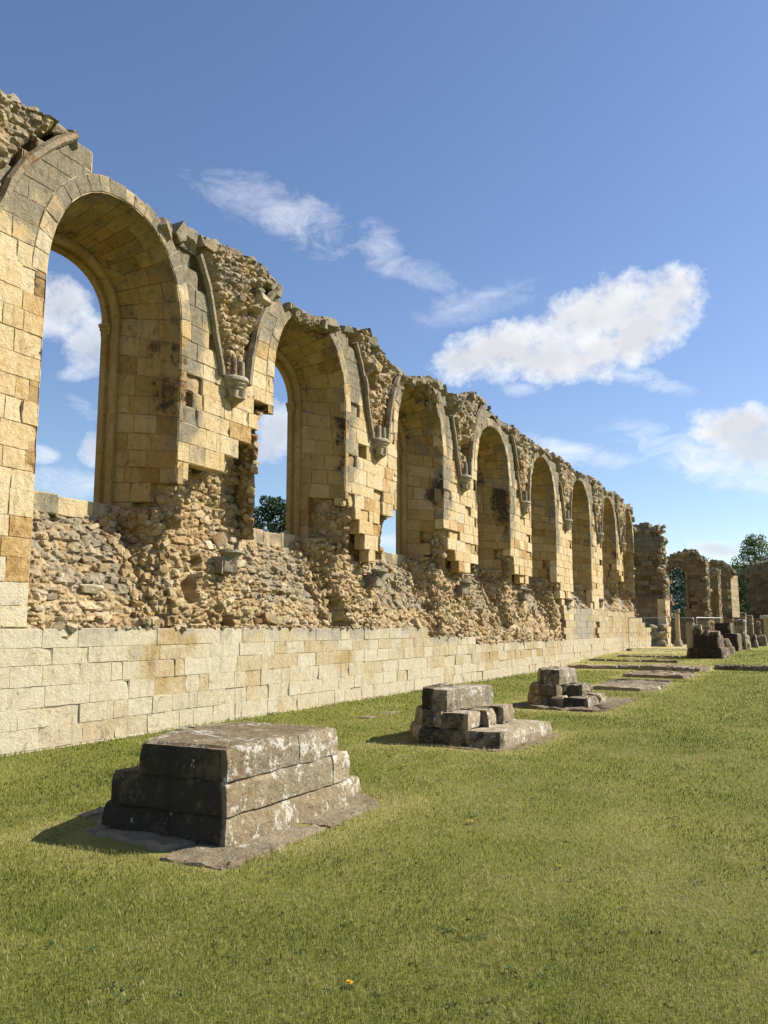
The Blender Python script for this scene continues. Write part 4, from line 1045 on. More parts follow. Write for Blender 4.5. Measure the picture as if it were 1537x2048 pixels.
slab('foundation_slab', [(-5.85, 28.6), (-3.9, 28.3), (-3.7, 29.0), (-3.8, 31.4), (-5.95, 31.6)], -.1, .10, 'brown foundation slab in the grass, second beyond the third pier base', 'stone slab', 'flat foundation slabs in the lawn', 6.2, loc=(-4.8, 29.9, 0), amp=.04)
slab('foundation_slab', [(-7.42, 13.45), (-7.14, 13.5), (-7.20, 14.95), (-7.48, 14.8)], -.06, .025, 'narrow grey slab lying flush in the grass beside the wall', 'stone slab', 'flat foundation slabs in the lawn', 7.3, loc=(-7.3, 14.2, 0), amp=.012)
slab('edging_stones', [(-9.0, 33.6), (-6.2, 33.6), (-6.2, 34.4), (-9.0, 34.4)], -.1, .15, 'low edging stones of the first step beside the wall', 'step', 'edging stones of the raised lawn', 8.4, loc=(-7.6, 34, 0), amp=.05, wear=.5)
slab('edging_stones', [(-6.15, 33.2), (-3.95, 32.8), (-3.75, 33.4), (-3.8, 34.9), (-6.1, 34.9)], -.1, .14, 'broad flat edging stone of the first step in the middle of the lawn', 'step', 'edging stones of the raised lawn', 9.5, loc=(-5, 34, 0), amp=.05)
slab('edging_stones', [(-3.68, 34.9), (4.5, 34.2), (4.5, 35.0), (-3.65, 35.9)], -.1, .17, 'dark edging stones of the step running out to the right', 'step', 'edging stones of the raised lawn', 10.6, loc=(0, 35, 0), amp=.05, tone=.2, wear=.3, nsplit=7)
slab('edging_stones', [(-8.9, 36.9), (-5.2, 36.6), (-5.2, 37.2), (-8.9, 37.4)], 0, .255, 'second thin line of edging stones behind the first step', 'step', 'edging stones of the raised lawn', 11.7, loc=(-7, 37, 0), amp=.05, nsplit=5)
slab('edging_stones', [(-8.4, 40.0), (-5.6, 39.8), (-5.6, 40.3), (-8.4, 40.6)], .1, .325, 'third thin line of edging stones near the wire fence', 'step', 'edging stones of the raised lawn', 12.8, loc=(-7, 40, 0), amp=.05, nsplit=4)

# far pier base with a column stump, and the stones behind it
G0 = .28
def col(cx, cy, r_, n=12): return [(cx + r_ * math.cos(2 * math.pi * i / n), cy + r_ * math.sin(2 * math.pi * i / n)) for i in range(n)]
stone_thing('pier_base', (-4.5, 40.4, G0), 'tall dark far pier base with a round column stump at its left end', 'pier base', GP, [
    ('lower_course', 'base', [([(-5.35, 39.9), (-4.9, 39.7), (-3.8, 39.7), (-3.62, 40.2), (-3.65, 42.0), (-5.3, 42.0)], G0 - .1, G0 + .42, dict(taper=.10, amp=.03, attr=(.2, .2, .3)))]),
    ('upper_course', 'base', [([(-5.0, 39.9), (-3.98, 39.85), (-3.85, 40.3), (-3.9, 41.8), (-4.9, 41.8)], G0 + .42, G0 + .98, dict(taper=.08, amp=.03, attr=(.2, .2, .3)))]),
    ('column_stump', 'corbel', [(col(-5.12, 40.2, .20), G0 + .4, G0 + 1.52, dict(amp=.015, ch=.02, attr=(.2, .2, .1)))]),
    ('loose_block', 'base', [(rect(-4.95, -4.60, 40.0, 40.6), G0 + .98, G0 + 1.20, dict(amp=.04)), (rect(-4.58, -4.32, 40.0, 40.5), G0 + .98, G0 + 1.16, dict(amp=.04)), (rect(-4.30, -3.92, 40.0, 40.5), G0 + .98, G0 + 1.15, dict(amp=.04)), (rect(-4.9, -4.65, 40.1, 40.5), G0 + 1.18, G0 + 1.42, dict(amp=.04))])])
GB = 'far pier bases and stumps behind the column stump'
stone_thing('pier_base', (-4.2, 44.2, G0), 'low round stone base just behind the far pier base', 'pier base', GB, [('lower_course', 'base', [(col(-4.15, 44.3, .55), G0 - .1, G0 + .42, dict(amp=.03, taper=.06)), (col(-4.2, 44.3, .42), G0 + .42, G0 + .78, dict(amp=.03, taper=.1, attr=(.5, .4, .1)))])])
stone_thing('pier_base', (-4.1, 47.6, G0), 'flat-topped dark stone base with a sloping edge, left of the pale round stump', 'pier base', GB, [('lower_course', 'base', [(rect(-4.9, -3.72, 47.2, 49.5), G0 - .1, G0 + 1.0, dict(amp=.02, taper=.06, attr=(.15, .2, .3)))]), ('upper_course', 'base', [(rect(-4.85, -4.1, 47.6, 49.3), G0 + 1.0, G0 + 1.55, dict(amp=.02, attr=(.2, .1, .2)))])])
stone_thing('pier_base', (-3.9, 51.2, G0), 'pale round column stump on a moulded base, tallest of the far stumps', 'pier base', GB, [('lower_course', 'base', [(col(-3.9, 51.2, .55), G0 - .1, G0 + .9, dict(amp=.04, taper=.12, attr=(.6, .4, .1)))]), ('column_stump', 'base', [(col(-3.95, 51.2, .38), G0 + .9, G0 + 1.75, dict(amp=.05, attr=(.6, .4, .05))), (col(-3.75, 51.4, .2), G0 + 1.75, G0 + 2.15, dict(amp=.04, attr=(.6, .4, .05)))])])
stone_thing('pier_base', (-3.8, 56.8, G0), 'slim square stump right of the pale round stump', 'pier base', GB, [('lower_course', 'base', [(rect(-4.1, -3.4, 56.5, 57.5), G0 - .1, G0 + .9, dict(amp=.05, taper=.12, attr=(.6, .4, .1)))]), ('column_stump', 'base', [(rect(-4.0, -3.6, 56.6, 57.2), G0 + .9, G0 + 2.05, dict(amp=.03, attr=(.6, .4, .05)))])])
stone_thing('pier_base', (-3.4, 61.5, G0), 'small ragged stump at the right end of the row of stumps', 'pier base', GB, [('lower_course', 'base', [(rect(-3.9, -3.1, 61.2, 62.4), G0 - .1, G0 + .8, dict(amp=.06, taper=.15, attr=(.6, .4, .1)))]), ('column_stump', 'base', [(rect(-3.8, -3.45, 61.5, 62.0), G0 + .8, G0 + 1.7, dict(amp=.06, taper=.08, attr=(.7, .4, .05)))])])
stone_thing('column_shaft', (-8.15, 58.5, G0 + .1), 'slim free-standing column on a moulded foot beside the lit buttress', 'column', None, [
    ('foot', 'corbel', [(col(-8.2, 58.2, .34), G0, G0 + .55, dict(taper=.12, amp=.02))]), ('shaft', 'ashlar', [(col(-8.2, 58.2, .15), G0 + .5, G0 + 2.25, dict(amp=.01, attr=(.3, .2, 0)))]), ('capital', 'corbel', [(col(-8.2, 58.2, .2), G0 + 2.25, G0 + 2.45, dict(amp=.01, attr=(.5, .6, 0)))])])

# ------------------------------------------------------------------ far ruins
def rough_wall(mb, outline, y0, thick, attr_f, r, course=.3, amp=.03, axis='x'):
    """coursed wall standing on an outline function: outline(x, z) True where there is stone; faces -Y (axis x) or +X (axis y)"""
    (x0, x1), (z0, z1), inside = outline
    zs = np.arange(z0, z1, course)
    for z in zs:
        x = x0 + r.uniform(-.2, 0)
        while x < x1:
            l = r.uniform(.35, .75); xa, xb = max(x, x0), min(x + l, x1); xm = (xa + xb) / 2; zm = z + course / 2
            if inside(xm, zm) and xb - xa > .06:
                dp = r.normal() * amp
                if axis == 'x': f = lambda u, v, w: np.stack([u, y0 + w, v], -1)
                else: f = lambda u, v, w: np.stack([y0 - w, u, v], -1)
                block(mb, f, xa, xb, xa, xb, z, z + course, dp, thick, attr_f(xm, zm, r), cell=.4, ch=.012, amp=.012, gap=.004, r=r)
            x += l
def rocks_on(mb, pts, r, s0=.1, s1=.24, attr=lambda r: (r.uniform(.2, .7), r.uniform(.5, 1), .2)):
    for p in pts:
        s = r.uniform(s0, s1); add_rock(mb, p, (s * r.uniform(.8, 1.3), s * r.uniform(.8, 1.3), s * r.uniform(.6, .95)), attr(r), .5, r)
FW = lambda x, z, r: (np.clip(r.normal(.4, .2), 0, 1), np.clip(.12 + .55 * sstep(5.5, 7.5, z) + r.normal() * .15, 0, 1), .25 * (r.random() < .1))
def far_ruins():
    r = np.random.default_rng(91)
    # stub of the transept wall closing the aisle
    root = empty('ruined_pier', (-9.9, 58, .4), 'dark ragged stub of cross wall at the far end of the window wall', 'ruined wall')
    def part(mb, name, mat, root, label=None):
        o = mb.build(name, M[mat]); o.parent = root; o.matrix_parent_inverse = root.matrix_basis.inverted()
        if label: o['label'] = label
    def rag(z, seed): return .22 * n2(z, seed, 1.3, 3, 5.0)
    top = lambda x: 8.35 - .75 * sstep(-9.5, -9.0, x) + .25 * float(n2(x, 1.0, 2.0, 2, 3))
    mb = MB(); ins = lambda x, z: z < top(x) and x < -8.95 + float(rag(z, 2.)) - .02 * (z - 3)
    rough_wall(mb, ((-11.2, -8.6), (.2, 8.6), lambda x, z: ins(x, z) and z > 3.2), 58.0, 1.6, FW, r, .32, .08)
    part(mb, 'cross_wall', 'far', root)
    mb = MB(); rough_wall(mb, ((-11.2, -8.86), (.0, 3.3), lambda x, z: True), 57.8, 1.8, FW, r, .36, .04); part(mb, 'wall_foot', 'far', root)
    mb = MB(); rocks_on(mb, [(r.uniform(-11, -8.9), 58 + r.uniform(0, 1.2), top(-9.8) - r.uniform(.0, .5)) for _ in range(46)] + [(-8.95 + float(rag(z, 2.)) + r.uniform(-.1, .1), 58 + r.uniform(-.1, 1.3), z) for z in np.arange(3.4, 7.6, .09)], r); part(mb, 'broken_edge', 'rubble', root)
    mb = MB(); rough_wall(mb, ((57.75, 59.5), (.2, 3.2), lambda y, z: True), -8.84, .5, lambda x, z, r: (r.uniform(.4, .8), .1, 0), r, .36, .02, 'y'); part(mb, 'lit_buttress', 'ashlar', root)
    mb = MB(); rocks_on(mb, [(r.uniform(-10.4, -9.0), 57.6 + r.uniform(-.6, .1), .4 + r.uniform(0, 1.5) * (0.4 + r.random() * .6)) for _ in range(60)], r, .12, .3); part(mb, 'fallen_rubble', 'rubble', root)
    # arch wall
    root = empty('ruined_arch', (-9, 66, .4), 'dark ruined wall with a single tall arched opening over the wooded hill', 'ruined wall')
    def topB(x): return float(np.interp(x, [-10.6, -9.9, -9.3, -8.7, -8.0, -7.5, -7.2], [6.35, 6.6, 7.0, 7.2, 7.2, 6.75, 6.2])) + .12 * float(n2(x, 3.0, 3.0, 2, 3))
    def insB(x, z):
        if z > topB(x): return False
        h = .68 if z < 5.3 else (.68 * math.sqrt(max(0, 1 - ((z - 5.3) / .85) ** 2)) if z < 6.15 else 0)
        return not (abs(x + 9.26) < h and z > 2.1)
    mb = MB(); rough_wall(mb, ((-10.7, -7.15), (.0, 7.4), insB), 66, 1.3, FW, r, .27, .05); part(mb, 'arch_wall', 'far', root)
    mb = MB()
    for i in range(18):
        a0, a1 = math.pi * i / 18, math.pi * (i + 1) / 18
        f = lambda u, v, w: np.stack([-9.26 + (.66 + u) * np.cos(v), 65.95 + w, 5.3 + (.83 + u) * np.sin(v)], -1)
        block(mb, f, 0, .32, 0, .32, a0, a1, r.normal() * .01, 1.2, (r.uniform(.2, .5), .25, .1), cell=.2, ch=.02, gap=.004, r=r)
    part(mb, 'arch_ring', 'far', root)
    for s in (-1, 1):
        mb = MB(); rough_wall(mb, ((65.9, 67.2), (2.1, 5.4), lambda y, z: True), -9.26 + s * .66 + (.2 if s > 0 else 0), .2, FW, r, .3, .01, 'y')
        part(mb, 'jamb', 'far', root)
    mb = MB(); rocks_on(mb, [(x, 66 + r.uniform(-.1, 1.1), topB(x) - r.uniform(0, .15)) for x in r.uniform(-10.6, -7.3, 110)] + [(-7.2 + r.uniform(-.12, .1), 66 + r.uniform(-.1, 1.2), z) for z in np.arange(.6, 6.2, .07)], r, .08, .2); part(mb, 'broken_edge', 'rubble', root)
    # buttressed returns
    root = empty('ruined_buttress', (-7.9, 74, .4), 'pair of slender sunlit buttress edges between the arch and the far wall', 'ruined wall')
    for xa, ya, zt, nm in ((-7.85, 72, 6.9, 'buttress'), (-7.35, 76, 6.3, 'buttress')):
        mb = MB(); rough_wall(mb, ((xa - .45, xa), (.0, zt), lambda x, z: True), ya, 1.0, FW, r, .3, .03); rough_wall(mb, ((ya, ya + 2.4), (.0, zt - .5), lambda y, z: z < zt - .8 + .3 * (y - ya)), xa + .01, .3, lambda x, z, r: (r.uniform(.4, .8), .15 + .5 * (z > 5), 0), r, .33, .03, 'y')
        part(mb, nm, 'far', root)
        mb = MB(); rocks_on(mb, [(xa - r.uniform(0, .45), ya + r.uniform(0, 1.4), zt + r.uniform(-.4, .15)) for _ in range(36)], r, .1, .22); part(mb, 'broken_edge', 'rubble', root)
    # far wall with the lit inner jamb
    root = empty('ruined_wall', (-7.5, 84, .4), 'far brown wall fragment with a sunlit right jamb, left of the leafy gap', 'ruined wall')
    topD = lambda x: float(np.interp(x, [-8.9, -8.2, -7.6, -7.0, -6.6], [7.5, 7.75, 7.5, 6.9, 6.6])) + .1 * float(n2(x, 5, 3, 2, 1))
    mb = MB(); rough_wall(mb, ((-9.0, -7.02), (.0, 7.9), lambda x, z: z < topD(x)), 84, 1.4, FW, r, .3, .03); part(mb, 'wall_face', 'far', root)
    mb = MB(); f = lambda u, v, w: np.stack([-7.02 + (u) * .38 - w, 84 + u, v], -1)
    for z in np.arange(2.5, 6.3, .32):
        ofs = 0.0 if z < 5.6 else (z - 5.6) * .9
        block(mb, f, ofs, 1.4, ofs, 1.4, z, z + .32, r.normal() * .01, .3, (r.uniform(.5, .9), .35, 0), cell=.4, ch=.015, r=r)
    part(mb, 'lit_jamb', 'ashlar', root)
    mb = MB(); rocks_on(mb, [(x, 84 + r.uniform(-.1, 1.2), topD(x) - r.uniform(0, .12)) for x in r.uniform(-8.9, -6.6, 70)], r, .1, .22); part(mb, 'broken_edge', 'rubble', root)
    root = empty('ruined_wall', (-4.5, 90, .4), 'broad far brown wall fragment at the right edge, right of the leafy gap', 'ruined wall')
    topE = lambda x: float(np.interp(x, [-6.2, -5.6, -4.0, 0, 8, 12], [6.9, 7.65, 7.9, 7.7, 7.2, 5])) + .12 * float(n2(x, 9, 2, 2, 1))
    def insE(x, z):
        if z > topE(x): return False
        lim = -5.9 if z < 5.9 else (-5.9 - (z - 5.9) * .35)
        return x > lim
    mb = MB(); rough_wall(mb, ((-6.4, 10), (.0, 8.1), insE), 90, 1.5, FW, r, .32, .03); part(mb, 'wall_face', 'far', root)
    mb = MB(); rocks_on(mb, [(x, 90 + r.uniform(-.1, 1.2), topE(x) - r.uniform(0, .12)) for x in r.uniform(-6.1, 9, 200)], r, .1, .24); part(mb, 'broken_edge', 'rubble', root)
    # low foot wall across the back
    root = empty('low_wall', (-5, 80, .4), 'low shaded stone wall running across the back behind the stumps', 'wall')
    mb = MB(); rough_wall(mb, ((-8.7, -7.0), (.0, 2.2), lambda x, z: True), 67.5, .8, FW, r, .3, .03); part(mb, 'wall_foot', 'far', root)
    mb = MB(); rough_wall(mb, ((-8.6, 10), (.0, 2.5), lambda x, z: z < 2.35 + .2 * float(n2(x, 3, 1, 2, 4))), 82.5, .9, FW, r, .34, .04); part(mb, 'wall_course', 'far', root)
    # white-capped stone post at the right edge
    stone_thing('stone_post', (-3.2, 64.5, .3), 'short pale stone post with a flat cap at the right edge', 'post', None, [('shaft', 'ashlar', [(rect(-3.42, -2.4, 64.4, 65.4), .2, 2.2, dict(attr=(.6, .2, 0)))]), ('cap', 'plinth', [(rect(-3.62, -2.2, 64.2, 65.6), 2.2, 2.42, dict(attr=(.9, .1, 0)))])])
far_ruins()

# ------------------------------------------------------------------ temporary wire fence
def fence_panel(x0, x1, y0, y1, label):
    root = empty('fence_panel', ((x0 + x1) / 2, (y0 + y1) / 2, .38), label, 'wire fence', 'temporary wire fence panels')
    gz = .38; h = 1.72
    def pt(s, z): return (x0 + (x1 - x0) * s, y0 + (y1 - y0) * s, gz + z)
    def part(mb, name, mat):
        o = mb.build(name, M[mat]); o.parent = root; o.matrix_parent_inverse = root.matrix_basis.inverted()
    W = math.hypot(x1 - x0, y1 - y0); rr = .1
    pts = [pt(0, 0), pt(0, h - rr)] + [pt((rr - rr * math.cos(a)) / W, h - rr + rr * math.sin(a)) for a in np.linspace(.3, 1.57, 4)]
    pts += [pt(1 - (rr - rr * math.cos(a)) / W, h - rr + rr * math.sin(a)) for a in np.linspace(1.57, .3, 4)] + [pt(1, h - rr), pt(1, 0)]
    mb = MB(); tube(mb, pts, .021, (.5, 0, 0), 8); tube(mb, [pt(0, .12), pt(1, .12)], .016, (.5, 0, 0), 6); part(mb, 'frame', 'steel')
    mb = MB()
    for i in range(1, 36): tube(mb, [pt(i / 36, .12), pt(i / 36, h)], .0022, (.5, 0, 0), 3, False)
    for z in np.arange(.3, h, .2): tube(mb, [pt(0, z), pt(1, z)], .0022, (.5, 0, 0), 3, False)
    part(mb, 'wire_mesh', 'steel')
    for s in (0, 1):
        mb = MB(); p = pt(s, 0); rough_prism(mb, rect(p[0] - .1, p[0] + .1, p[1] - .35, p[1] + .35), gz - .05, gz + .12, (.5, 0, 0), cell=.2, amp=.004); part(mb, 'foot', 'feet')
fence_panel(-8.95, -5.72, 46.0, 46.2, 'wide wire fence panel in front of the end of the window wall')
fence_panel(-5.6, -4.6, 46.4, 49.2, 'second wire fence panel, turned away behind the column stump')

# ------------------------------------------------------------------ trees and hill
def leaf_cloud(mb, centres, radii, n, size, r, squash=.8):
    """leaf-sized faces through the volume of several clumps"""
    centres = np.asarray(centres); radii = np.asarray(radii); pick = r.choice(len(centres), n, p=radii ** 2 / (radii ** 2).sum())
    d = r.normal(size=(n, 3)); d /= np.linalg.norm(d, axis=1, keepdims=True)
    rad = radii[pick] * np.power(r.random(n), .28) * (1 + .25 * fbm(d * 2.3 + centres[pick], 1, 2))
    p = centres[pick] + d * rad[:, None] * np.array([1, 1, squash])
    a = r.normal(size=(n, 3)); a /= np.linalg.norm(a, axis=1, keepdims=True); b = np.cross(a, r.normal(size=(n, 3))); b /= np.linalg.norm(b, axis=1, keepdims=True)
    s = size * r.uniform(.6, 1.3, n)[:, None]
    V = np.stack([p - a * s, p + b * s * .55, p + a * s, p - b * s * .55], 1).reshape(-1, 3)
    tone = np.clip(.5 + .28 * r.normal(size=n) + .2 * (r.random(len(centres))[pick] - .5), 0, 1)
    mb.add(V, quads=np.arange(4 * n).reshape(-1, 4), attr=np.stack([np.repeat(tone, 4), np.zeros(4 * n), np.zeros(4 * n)], -1))
def tree(name, base, h, crown_r, nclump, nleaf, size, mat, label, cat, r, group=None, trunk_r=.25, sparse=False, zlow_=.3):
    root = empty(name, base, label, cat, group); base = np.asarray(base, float)
    cs, rs = [], []; tb = MB()
    top = base + np.array([0, 0, h * .82])
    tube(tb, [base - [0, 0, .3], base + [0, 0, h * .3], base + [r.normal() * .2, r.normal() * .2, h * .6], top], [trunk_r, trunk_r * .75, trunk_r * .4, trunk_r * .12], (.5, 0, 0), 8)
    for i in range(nclump):
        z = h * (zlow_ + (1 - zlow_) * (i + .5) / nclump); prof_ = math.sin(math.pi * min(1, max(.08, (z / h - zlow_ + .12) / (1.14 - zlow_)))) ** .7
        a = i * 2.4 + r.normal() * .4; rr = crown_r * prof_ * r.uniform(.35, .9)
        c = base + np.array([math.cos(a) * rr, math.sin(a) * rr, z]); cs.append(c); rs.append(crown_r * r.uniform(.22, .38) * (.55 + .45 * prof_))
        s0 = base + np.array([0, 0, z * .72]); tube(tb, [s0, (s0 + c) / 2 + [0, 0, .1], c], [trunk_r * .3, trunk_r * .18, trunk_r * .06], (.5, 0, 0), 5, False)
        if sparse:
            for _ in range(4):
                e = c + r.normal(size=3) * rs[-1] * .8 + [0, 0, rs[-1] * .5]; tube(tb, [c, e], [trunk_r * .06, trunk_r * .02], (.5, 0, 0), 4, False); cs.append(e); rs.append(rs[i] * .35)
    def part(mb, name, mat):
        o = mb.build(name, M[mat]); o.parent = root; o.matrix_parent_inverse = root.matrix_basis.inverted()
    part(tb, 'trunk', 'bark')
    mb = MB(); leaf_cloud(mb, cs, rs, nleaf, size, r); part(mb, 'crown', mat)
def vegetation():
    r = np.random.default_rng(123)
    tree('tree', (-46.0, 67, -2), 15.8, 4.2, 34, 18000, .14, 'leaf_dark', 'dark green tree seen through the second window opening', 'tree', r, None)
    tree('tree', (-6.0, 108, -1), 13.2, 3.2, 30, 9500, .115, 'leaf_mid', 'tall loose tree rising above the far right wall', 'tree', r, None, .22, True, .45)
    tree('tree', (-1.5, 112, -1), 11.5, 3.6, 26, 9000, .13, 'leaf_mid', 'rounded green tree partly outside the right edge behind the far wall', 'tree', r, None, .22)
    tree('tree', (-9.6, 104, -1), 9.8, 2.8, 20, 7500, .12, 'leaf_dark', 'low dark tree showing above the far brown wall fragment', 'tree', r, None, .2)
    tree('shrub', (-6.6, 96, -.5), 7.6, 1.9, 20, 5000, .13, 'leaf_mid', 'dense green shrub filling the gap between the two far brown walls', 'shrub', r, None, .15, False, .08)
    tree('shrub', (-11.4, 86, -.5), 3.9, 1.6, 12, 2600, .13, 'leaf_mid', 'round green bush at the foot of the hill inside the far arch', 'shrub', r, None, .1, False, .08)
    # wooded hill
    mb = MB()
    def hill(x, y): return -4 + 31 * np.exp(-(((x + 120) / 170) ** 2)) * sstep(200, 420, y) + 3 * n2(x, y, .02, 3, 2)
    xs = np.linspace(-700, 260, 90); ys = np.linspace(180, 700, 50); Xg, Yg = np.meshgrid(xs, ys)
    mb.grid(np.stack([Xg, Yg, hill(Xg, Yg)], -1), (.3, 0, 0)); tag(mb.build('hill', M['leaf_far']), None, None, None, 'structure')
    mb = MB()
    n = 2600; x = r.uniform(-420, 60, n); y = 200 + 230 * r.random(n) ** .8
    vis = np.abs(x / y + .25) < .5
    cs = []; rs = []
    for a, b in zip(x[vis], y[vis]):
        q = r.uniform(3.2, 6.0); cs.append((a, b, float(hill(a, b)) + q * .9)); rs.append(q)
    leaf_cloud(mb, np.array(cs), np.array(rs), 120000, .75, r, 1.1)
    tag(mb.build('woodland', M['leaf_far']), 'dark blue-green woodland covering the distant hill', 'woodland', None, 'stuff')
vegetation()

# ------------------------------------------------------------------ ground and grass
FOOT = [(-3.45, 4.6, -5.65, 7.55), (-3.5, 10.72, -5.5, 13.3), (-3.62, 16.3, -5.9, 20.0), (-3.7, 22.3, -5.7, 26.4), (-3.65, 28.2, -6.1, 31.7), (-3.6, 32.7, -9.1, 35.0)]
def dryness(x, y):
    d = np.zeros(np.shape(x))
    for x1, y0, x0, y1 in FOOT:
        dx = np.maximum(np.maximum(x0 - x, x - x1), 0); dy = np.maximum(np.maximum(y0 - y, y - y1), 0)
        d = np.maximum(d, .55 * np.exp(-np.hypot(dx, dy) / .28))
    d = d + .75 * sstep(40, 46, y) * (1 - sstep(-6.5, -3.5, x)) + .45 * sstep(31, 36, y) * (1 - sstep(-4.2, -3.2, x))
    d = d + .16 * sstep(-4.5, 1, x) * (1 - sstep(4, 14, y)) + .12 * sstep(-.1, .5, n2(x, y, .45, 3, 3.0))
    return d
def patchy(x, y): return .42 + .40 * n2(x, y, .6, 3, 1.1) + .40 * n2(x, y * .7, 3.2, 3, 2.2)
def ground():
    mb = MB()
    def axis(segs):
        out = []
        for a, b, s in segs: out += list(np.arange(a, b, s))
        return np.array(out + [segs[-1][1]])
    xs = axis([(-1600, -200, 200), (-200, -30, 17), (-30, -12, 2), (-12, 6, .22), (6, 20, 2), (20, 200, 18), (200, 1600, 200)]); ys = axis([(-300, -30, 45), (-30, 0, 5), (0, 2, .5), (2, 50, .25), (50, 110, 3), (110, 2600, 180)])
    Xg, Yg = np.meshgrid(xs, ys); Z = ground_z(Xg, Yg) + .018 * n2(Xg, Yg, .5, 3, 6.0) * (np.abs(Xg) < 20) - 6 * sstep(150, 260, Yg) - .8 * sstep(11.5, 14, -Xg) * sstep(0, 1, 1)
    a = np.stack([np.full(Xg.shape, .5), np.clip(dryness(Xg, Yg), 0, 1), 0 * Xg], -1)
    mb.grid(np.stack([Xg, Yg, Z], -1), a); tag(mb.build('lawn', M['lawn']), None, None, None, 'structure')
def blades():
    r = np.random.default_rng(9); n = 1000000
    d = np.exp(r.uniform(math.log(1.6), math.log(50), n)); a = np.radians(r.uniform(-72, 30, n))
    x, y = d * np.sin(a), d * np.cos(a)
    keep = (x > XF + .02) & (y < 52)
    for x1, y0, x0, y1 in FOOT[:5]:
        g_ = .34 + .26 * n2(x, y, 2.5, 2, 14.0); mid = (x > x0 + g_) & (x < x1 - g_ * .55) & (y > y0 + g_ * .5) & (y < y1 - g_); keep &= ~mid
    x, y, d = x[keep], y[keep], d[keep]; n = len(x)
    z = ground_z(x, y) + .018 * n2(x, y, .5, 3, 6.0)
    dry = dryness(x, y)
    tone = np.clip(patchy(x, y) + .30 * r.normal(size=n) + .45 * dry + .05, 0, 1)
    k = np.maximum(1, d / 4.0)
    h = r.uniform(.012, .036, n) * (1 + .25 * n2(x, y, 1.3, 2, 8.0)) * np.minimum(1 + .12 * (k - 1), 1.8) * (1 - .3 * np.clip(dry, 0, 1))
    near_wall = .8 * np.exp(-(x - XF) / .08); 
    nearst = np.zeros(n)
    for x1, y0, x0, y1 in FOOT[:3]:
        dx = np.maximum(np.maximum(x0 + .12 - x, x - x1 + .12), 0); dy = np.maximum(np.maximum(y0 + .1 - y, y - y1 + .1), 0); nearst = np.maximum(nearst, np.exp(-np.hypot(dx, dy) / .08))
    h = h * (1 + 1.6 * near_wall + 1.1 * nearst * np.clip(.4 + 1.5 * n2(x, y, 3.5, 2, 19.0), 0, 1.3))
    w = .0013 * k ** .9
    th = r.uniform(0, 2 * math.pi, n); lean = np.abs(r.normal(size=n)) * .65
    ld = np.stack([np.cos(th), np.sin(th), np.zeros(n)], -1); sd = np.stack([-np.sin(th), np.cos(th), np.zeros(n)], -1)
    p = np.stack([x, y, z - .004], -1); upv = np.array([0, 0, 1.0])
    m_ = p + ld * (h * lean * .35)[:, None] + upv * (h * .62)[:, None]; e = p + ld * (h * lean)[:, None] + upv * (h * (1 - .25 * np.minimum(lean, 1)))[:, None]
    V = np.stack([p - sd * w[:, None], p + sd * w[:, None], m_ + sd * (w * .8)[:, None], m_ - sd * (w * .8)[:, None], e], 1).reshape(-1, 3)
    i = np.arange(n) * 5
    mb = MB(); mb.add(V, quads=np.stack([i, i + 1, i + 2, i + 3], -1), tris=np.stack([i + 3, i + 2, i + 4], -1), attr=np.repeat(np.stack([tone, 0 * tone, 0 * tone], -1), 5, 0))
    tag(mb.build('mown_grass', M['blade']), 'short mown green and straw grass blades of the lawn', 'grass', None, 'stuff')
ground()
blades()
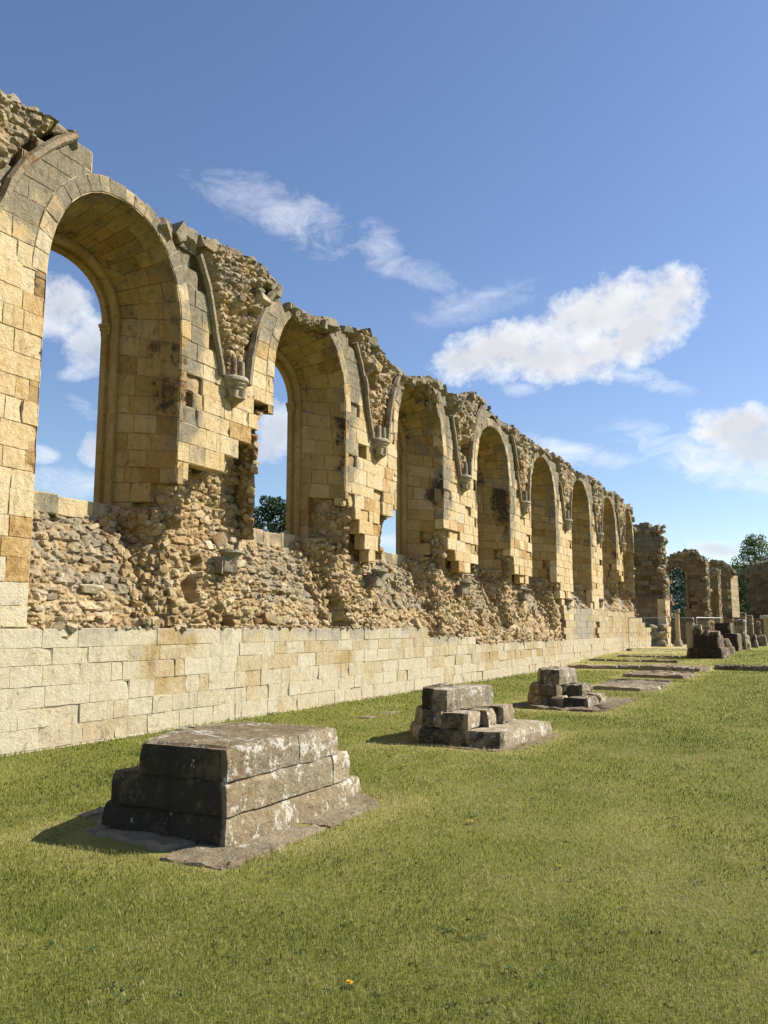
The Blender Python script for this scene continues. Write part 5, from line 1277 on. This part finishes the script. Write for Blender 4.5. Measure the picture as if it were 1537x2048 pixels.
def dandelions():
    r = np.random.default_rng(4)
    for x, y, s, lab in ((-2.64, 6.75, 1.0, 'open yellow dandelion in the lawn right of the nearest pier base'), (-1.97, 3.53, .72, 'yellow dandelion in the nearest grass at the bottom of the picture'), (-1.64, 5.8, .4, 'tiny half-closed yellow flower, smallest and rightmost in the lawn')):
        z = float(ground_z(x, y)); root = empty('dandelion', (x, y, z), lab, 'dandelion', 'dandelions in the lawn')
        mb = MB(); tube(mb, [(0, 0, -.005), (.004, 0, .03)], .0025, (.5, 0, 0), 6); o = mb.build('stem', M['stem']); o.parent = root
        mb = MB()
        for ring, (n, L_, up) in enumerate(((18, .026, .25), (14, .018, .6), (9, .010, 1.2))):
            for i in range(n):
                a = 2 * math.pi * (i + .5 * ring) / n + r.normal() * .08; L2 = L_ * s * r.uniform(.85, 1.1); c_, s_ = math.cos(a), math.sin(a)
                p0 = np.array([.004, 0, .03 + .002 * ring]); p1 = p0 + np.array([c_ * L2, s_ * L2, up * L2 * .6]); sd = np.array([-s_, c_, 0]) * .0035 * s
                mb.add([p0 - sd * .4, p0 + sd * .4, p1 + sd, p1 - sd], quads=[(0, 1, 2, 3)], attr=(.5, 0, 0))
        o = mb.build('flower_head', M['yellow']); o.parent = root
        mb = MB()
        for i in range(6):
            a = 2 * math.pi * i / 6 + r.normal() * .2; c_, s_ = math.cos(a), math.sin(a); L2 = .05 * s; sd = np.array([-s_, c_, 0]) * .007 * s
            p0 = np.array([0, 0, .004]); p1 = np.array([c_ * L2 * .6, s_ * L2 * .6, .016]); p2 = np.array([c_ * L2, s_ * L2, .010])
            mb.add([p0, p1 - sd, p2, p1 + sd], quads=[(0, 1, 2, 3)], attr=(.5, 0, 0))
        o = mb.build('leaf_rosette', M['stem']); o.parent = root
dandelions()

def turf_weeds():
    r = np.random.default_rng(66); mb = MB()
    for _ in range(420):
        d = math.exp(r.uniform(math.log(2.6), math.log(14))); a = R(r.uniform(-55, 8)); x, y = d * math.sin(a), d * math.cos(a)
        if x < -8.9 or any(x0 - .1 < x < x1 + .1 and y0 - .1 < y < y1 + .1 for x1, y0, x0, y1 in FOOT): continue
        z = float(ground_z(x, y)) + .008; n = int(r.integers(4, 10)); s = r.uniform(.008, .022); tone = r.uniform(.05, .6)
        for i in range(n):
            t = r.uniform(0, 6.28); c_, s_ = math.cos(t), math.sin(t); L_ = s * r.uniform(.8, 1.8); sd = np.array([-s_, c_, 0]) * L_ * r.uniform(.22, .4)
            p0 = np.array([x + c_ * s * .5, y + s_ * s * .5, z]) + r.normal(size=3) * [s * .5, s * .5, .002]; p1 = p0 + np.array([c_ * L_ * .6, s_ * L_ * .6, r.uniform(.004, .016)]); p2 = p0 + np.array([c_ * L_, s_ * L_, r.uniform(.0, .012)])
            mb.add([p0, p1 - sd, p2, p1 + sd], quads=[(0, 1, 2, 3)], attr=(tone + r.normal() * .08, 0, 0))
    tag(mb.build('turf_weeds', M['leaf_mid']), 'small clover and broad leaved weeds pressed into the lawn', 'weeds', None, 'stuff')
turf_weeds()
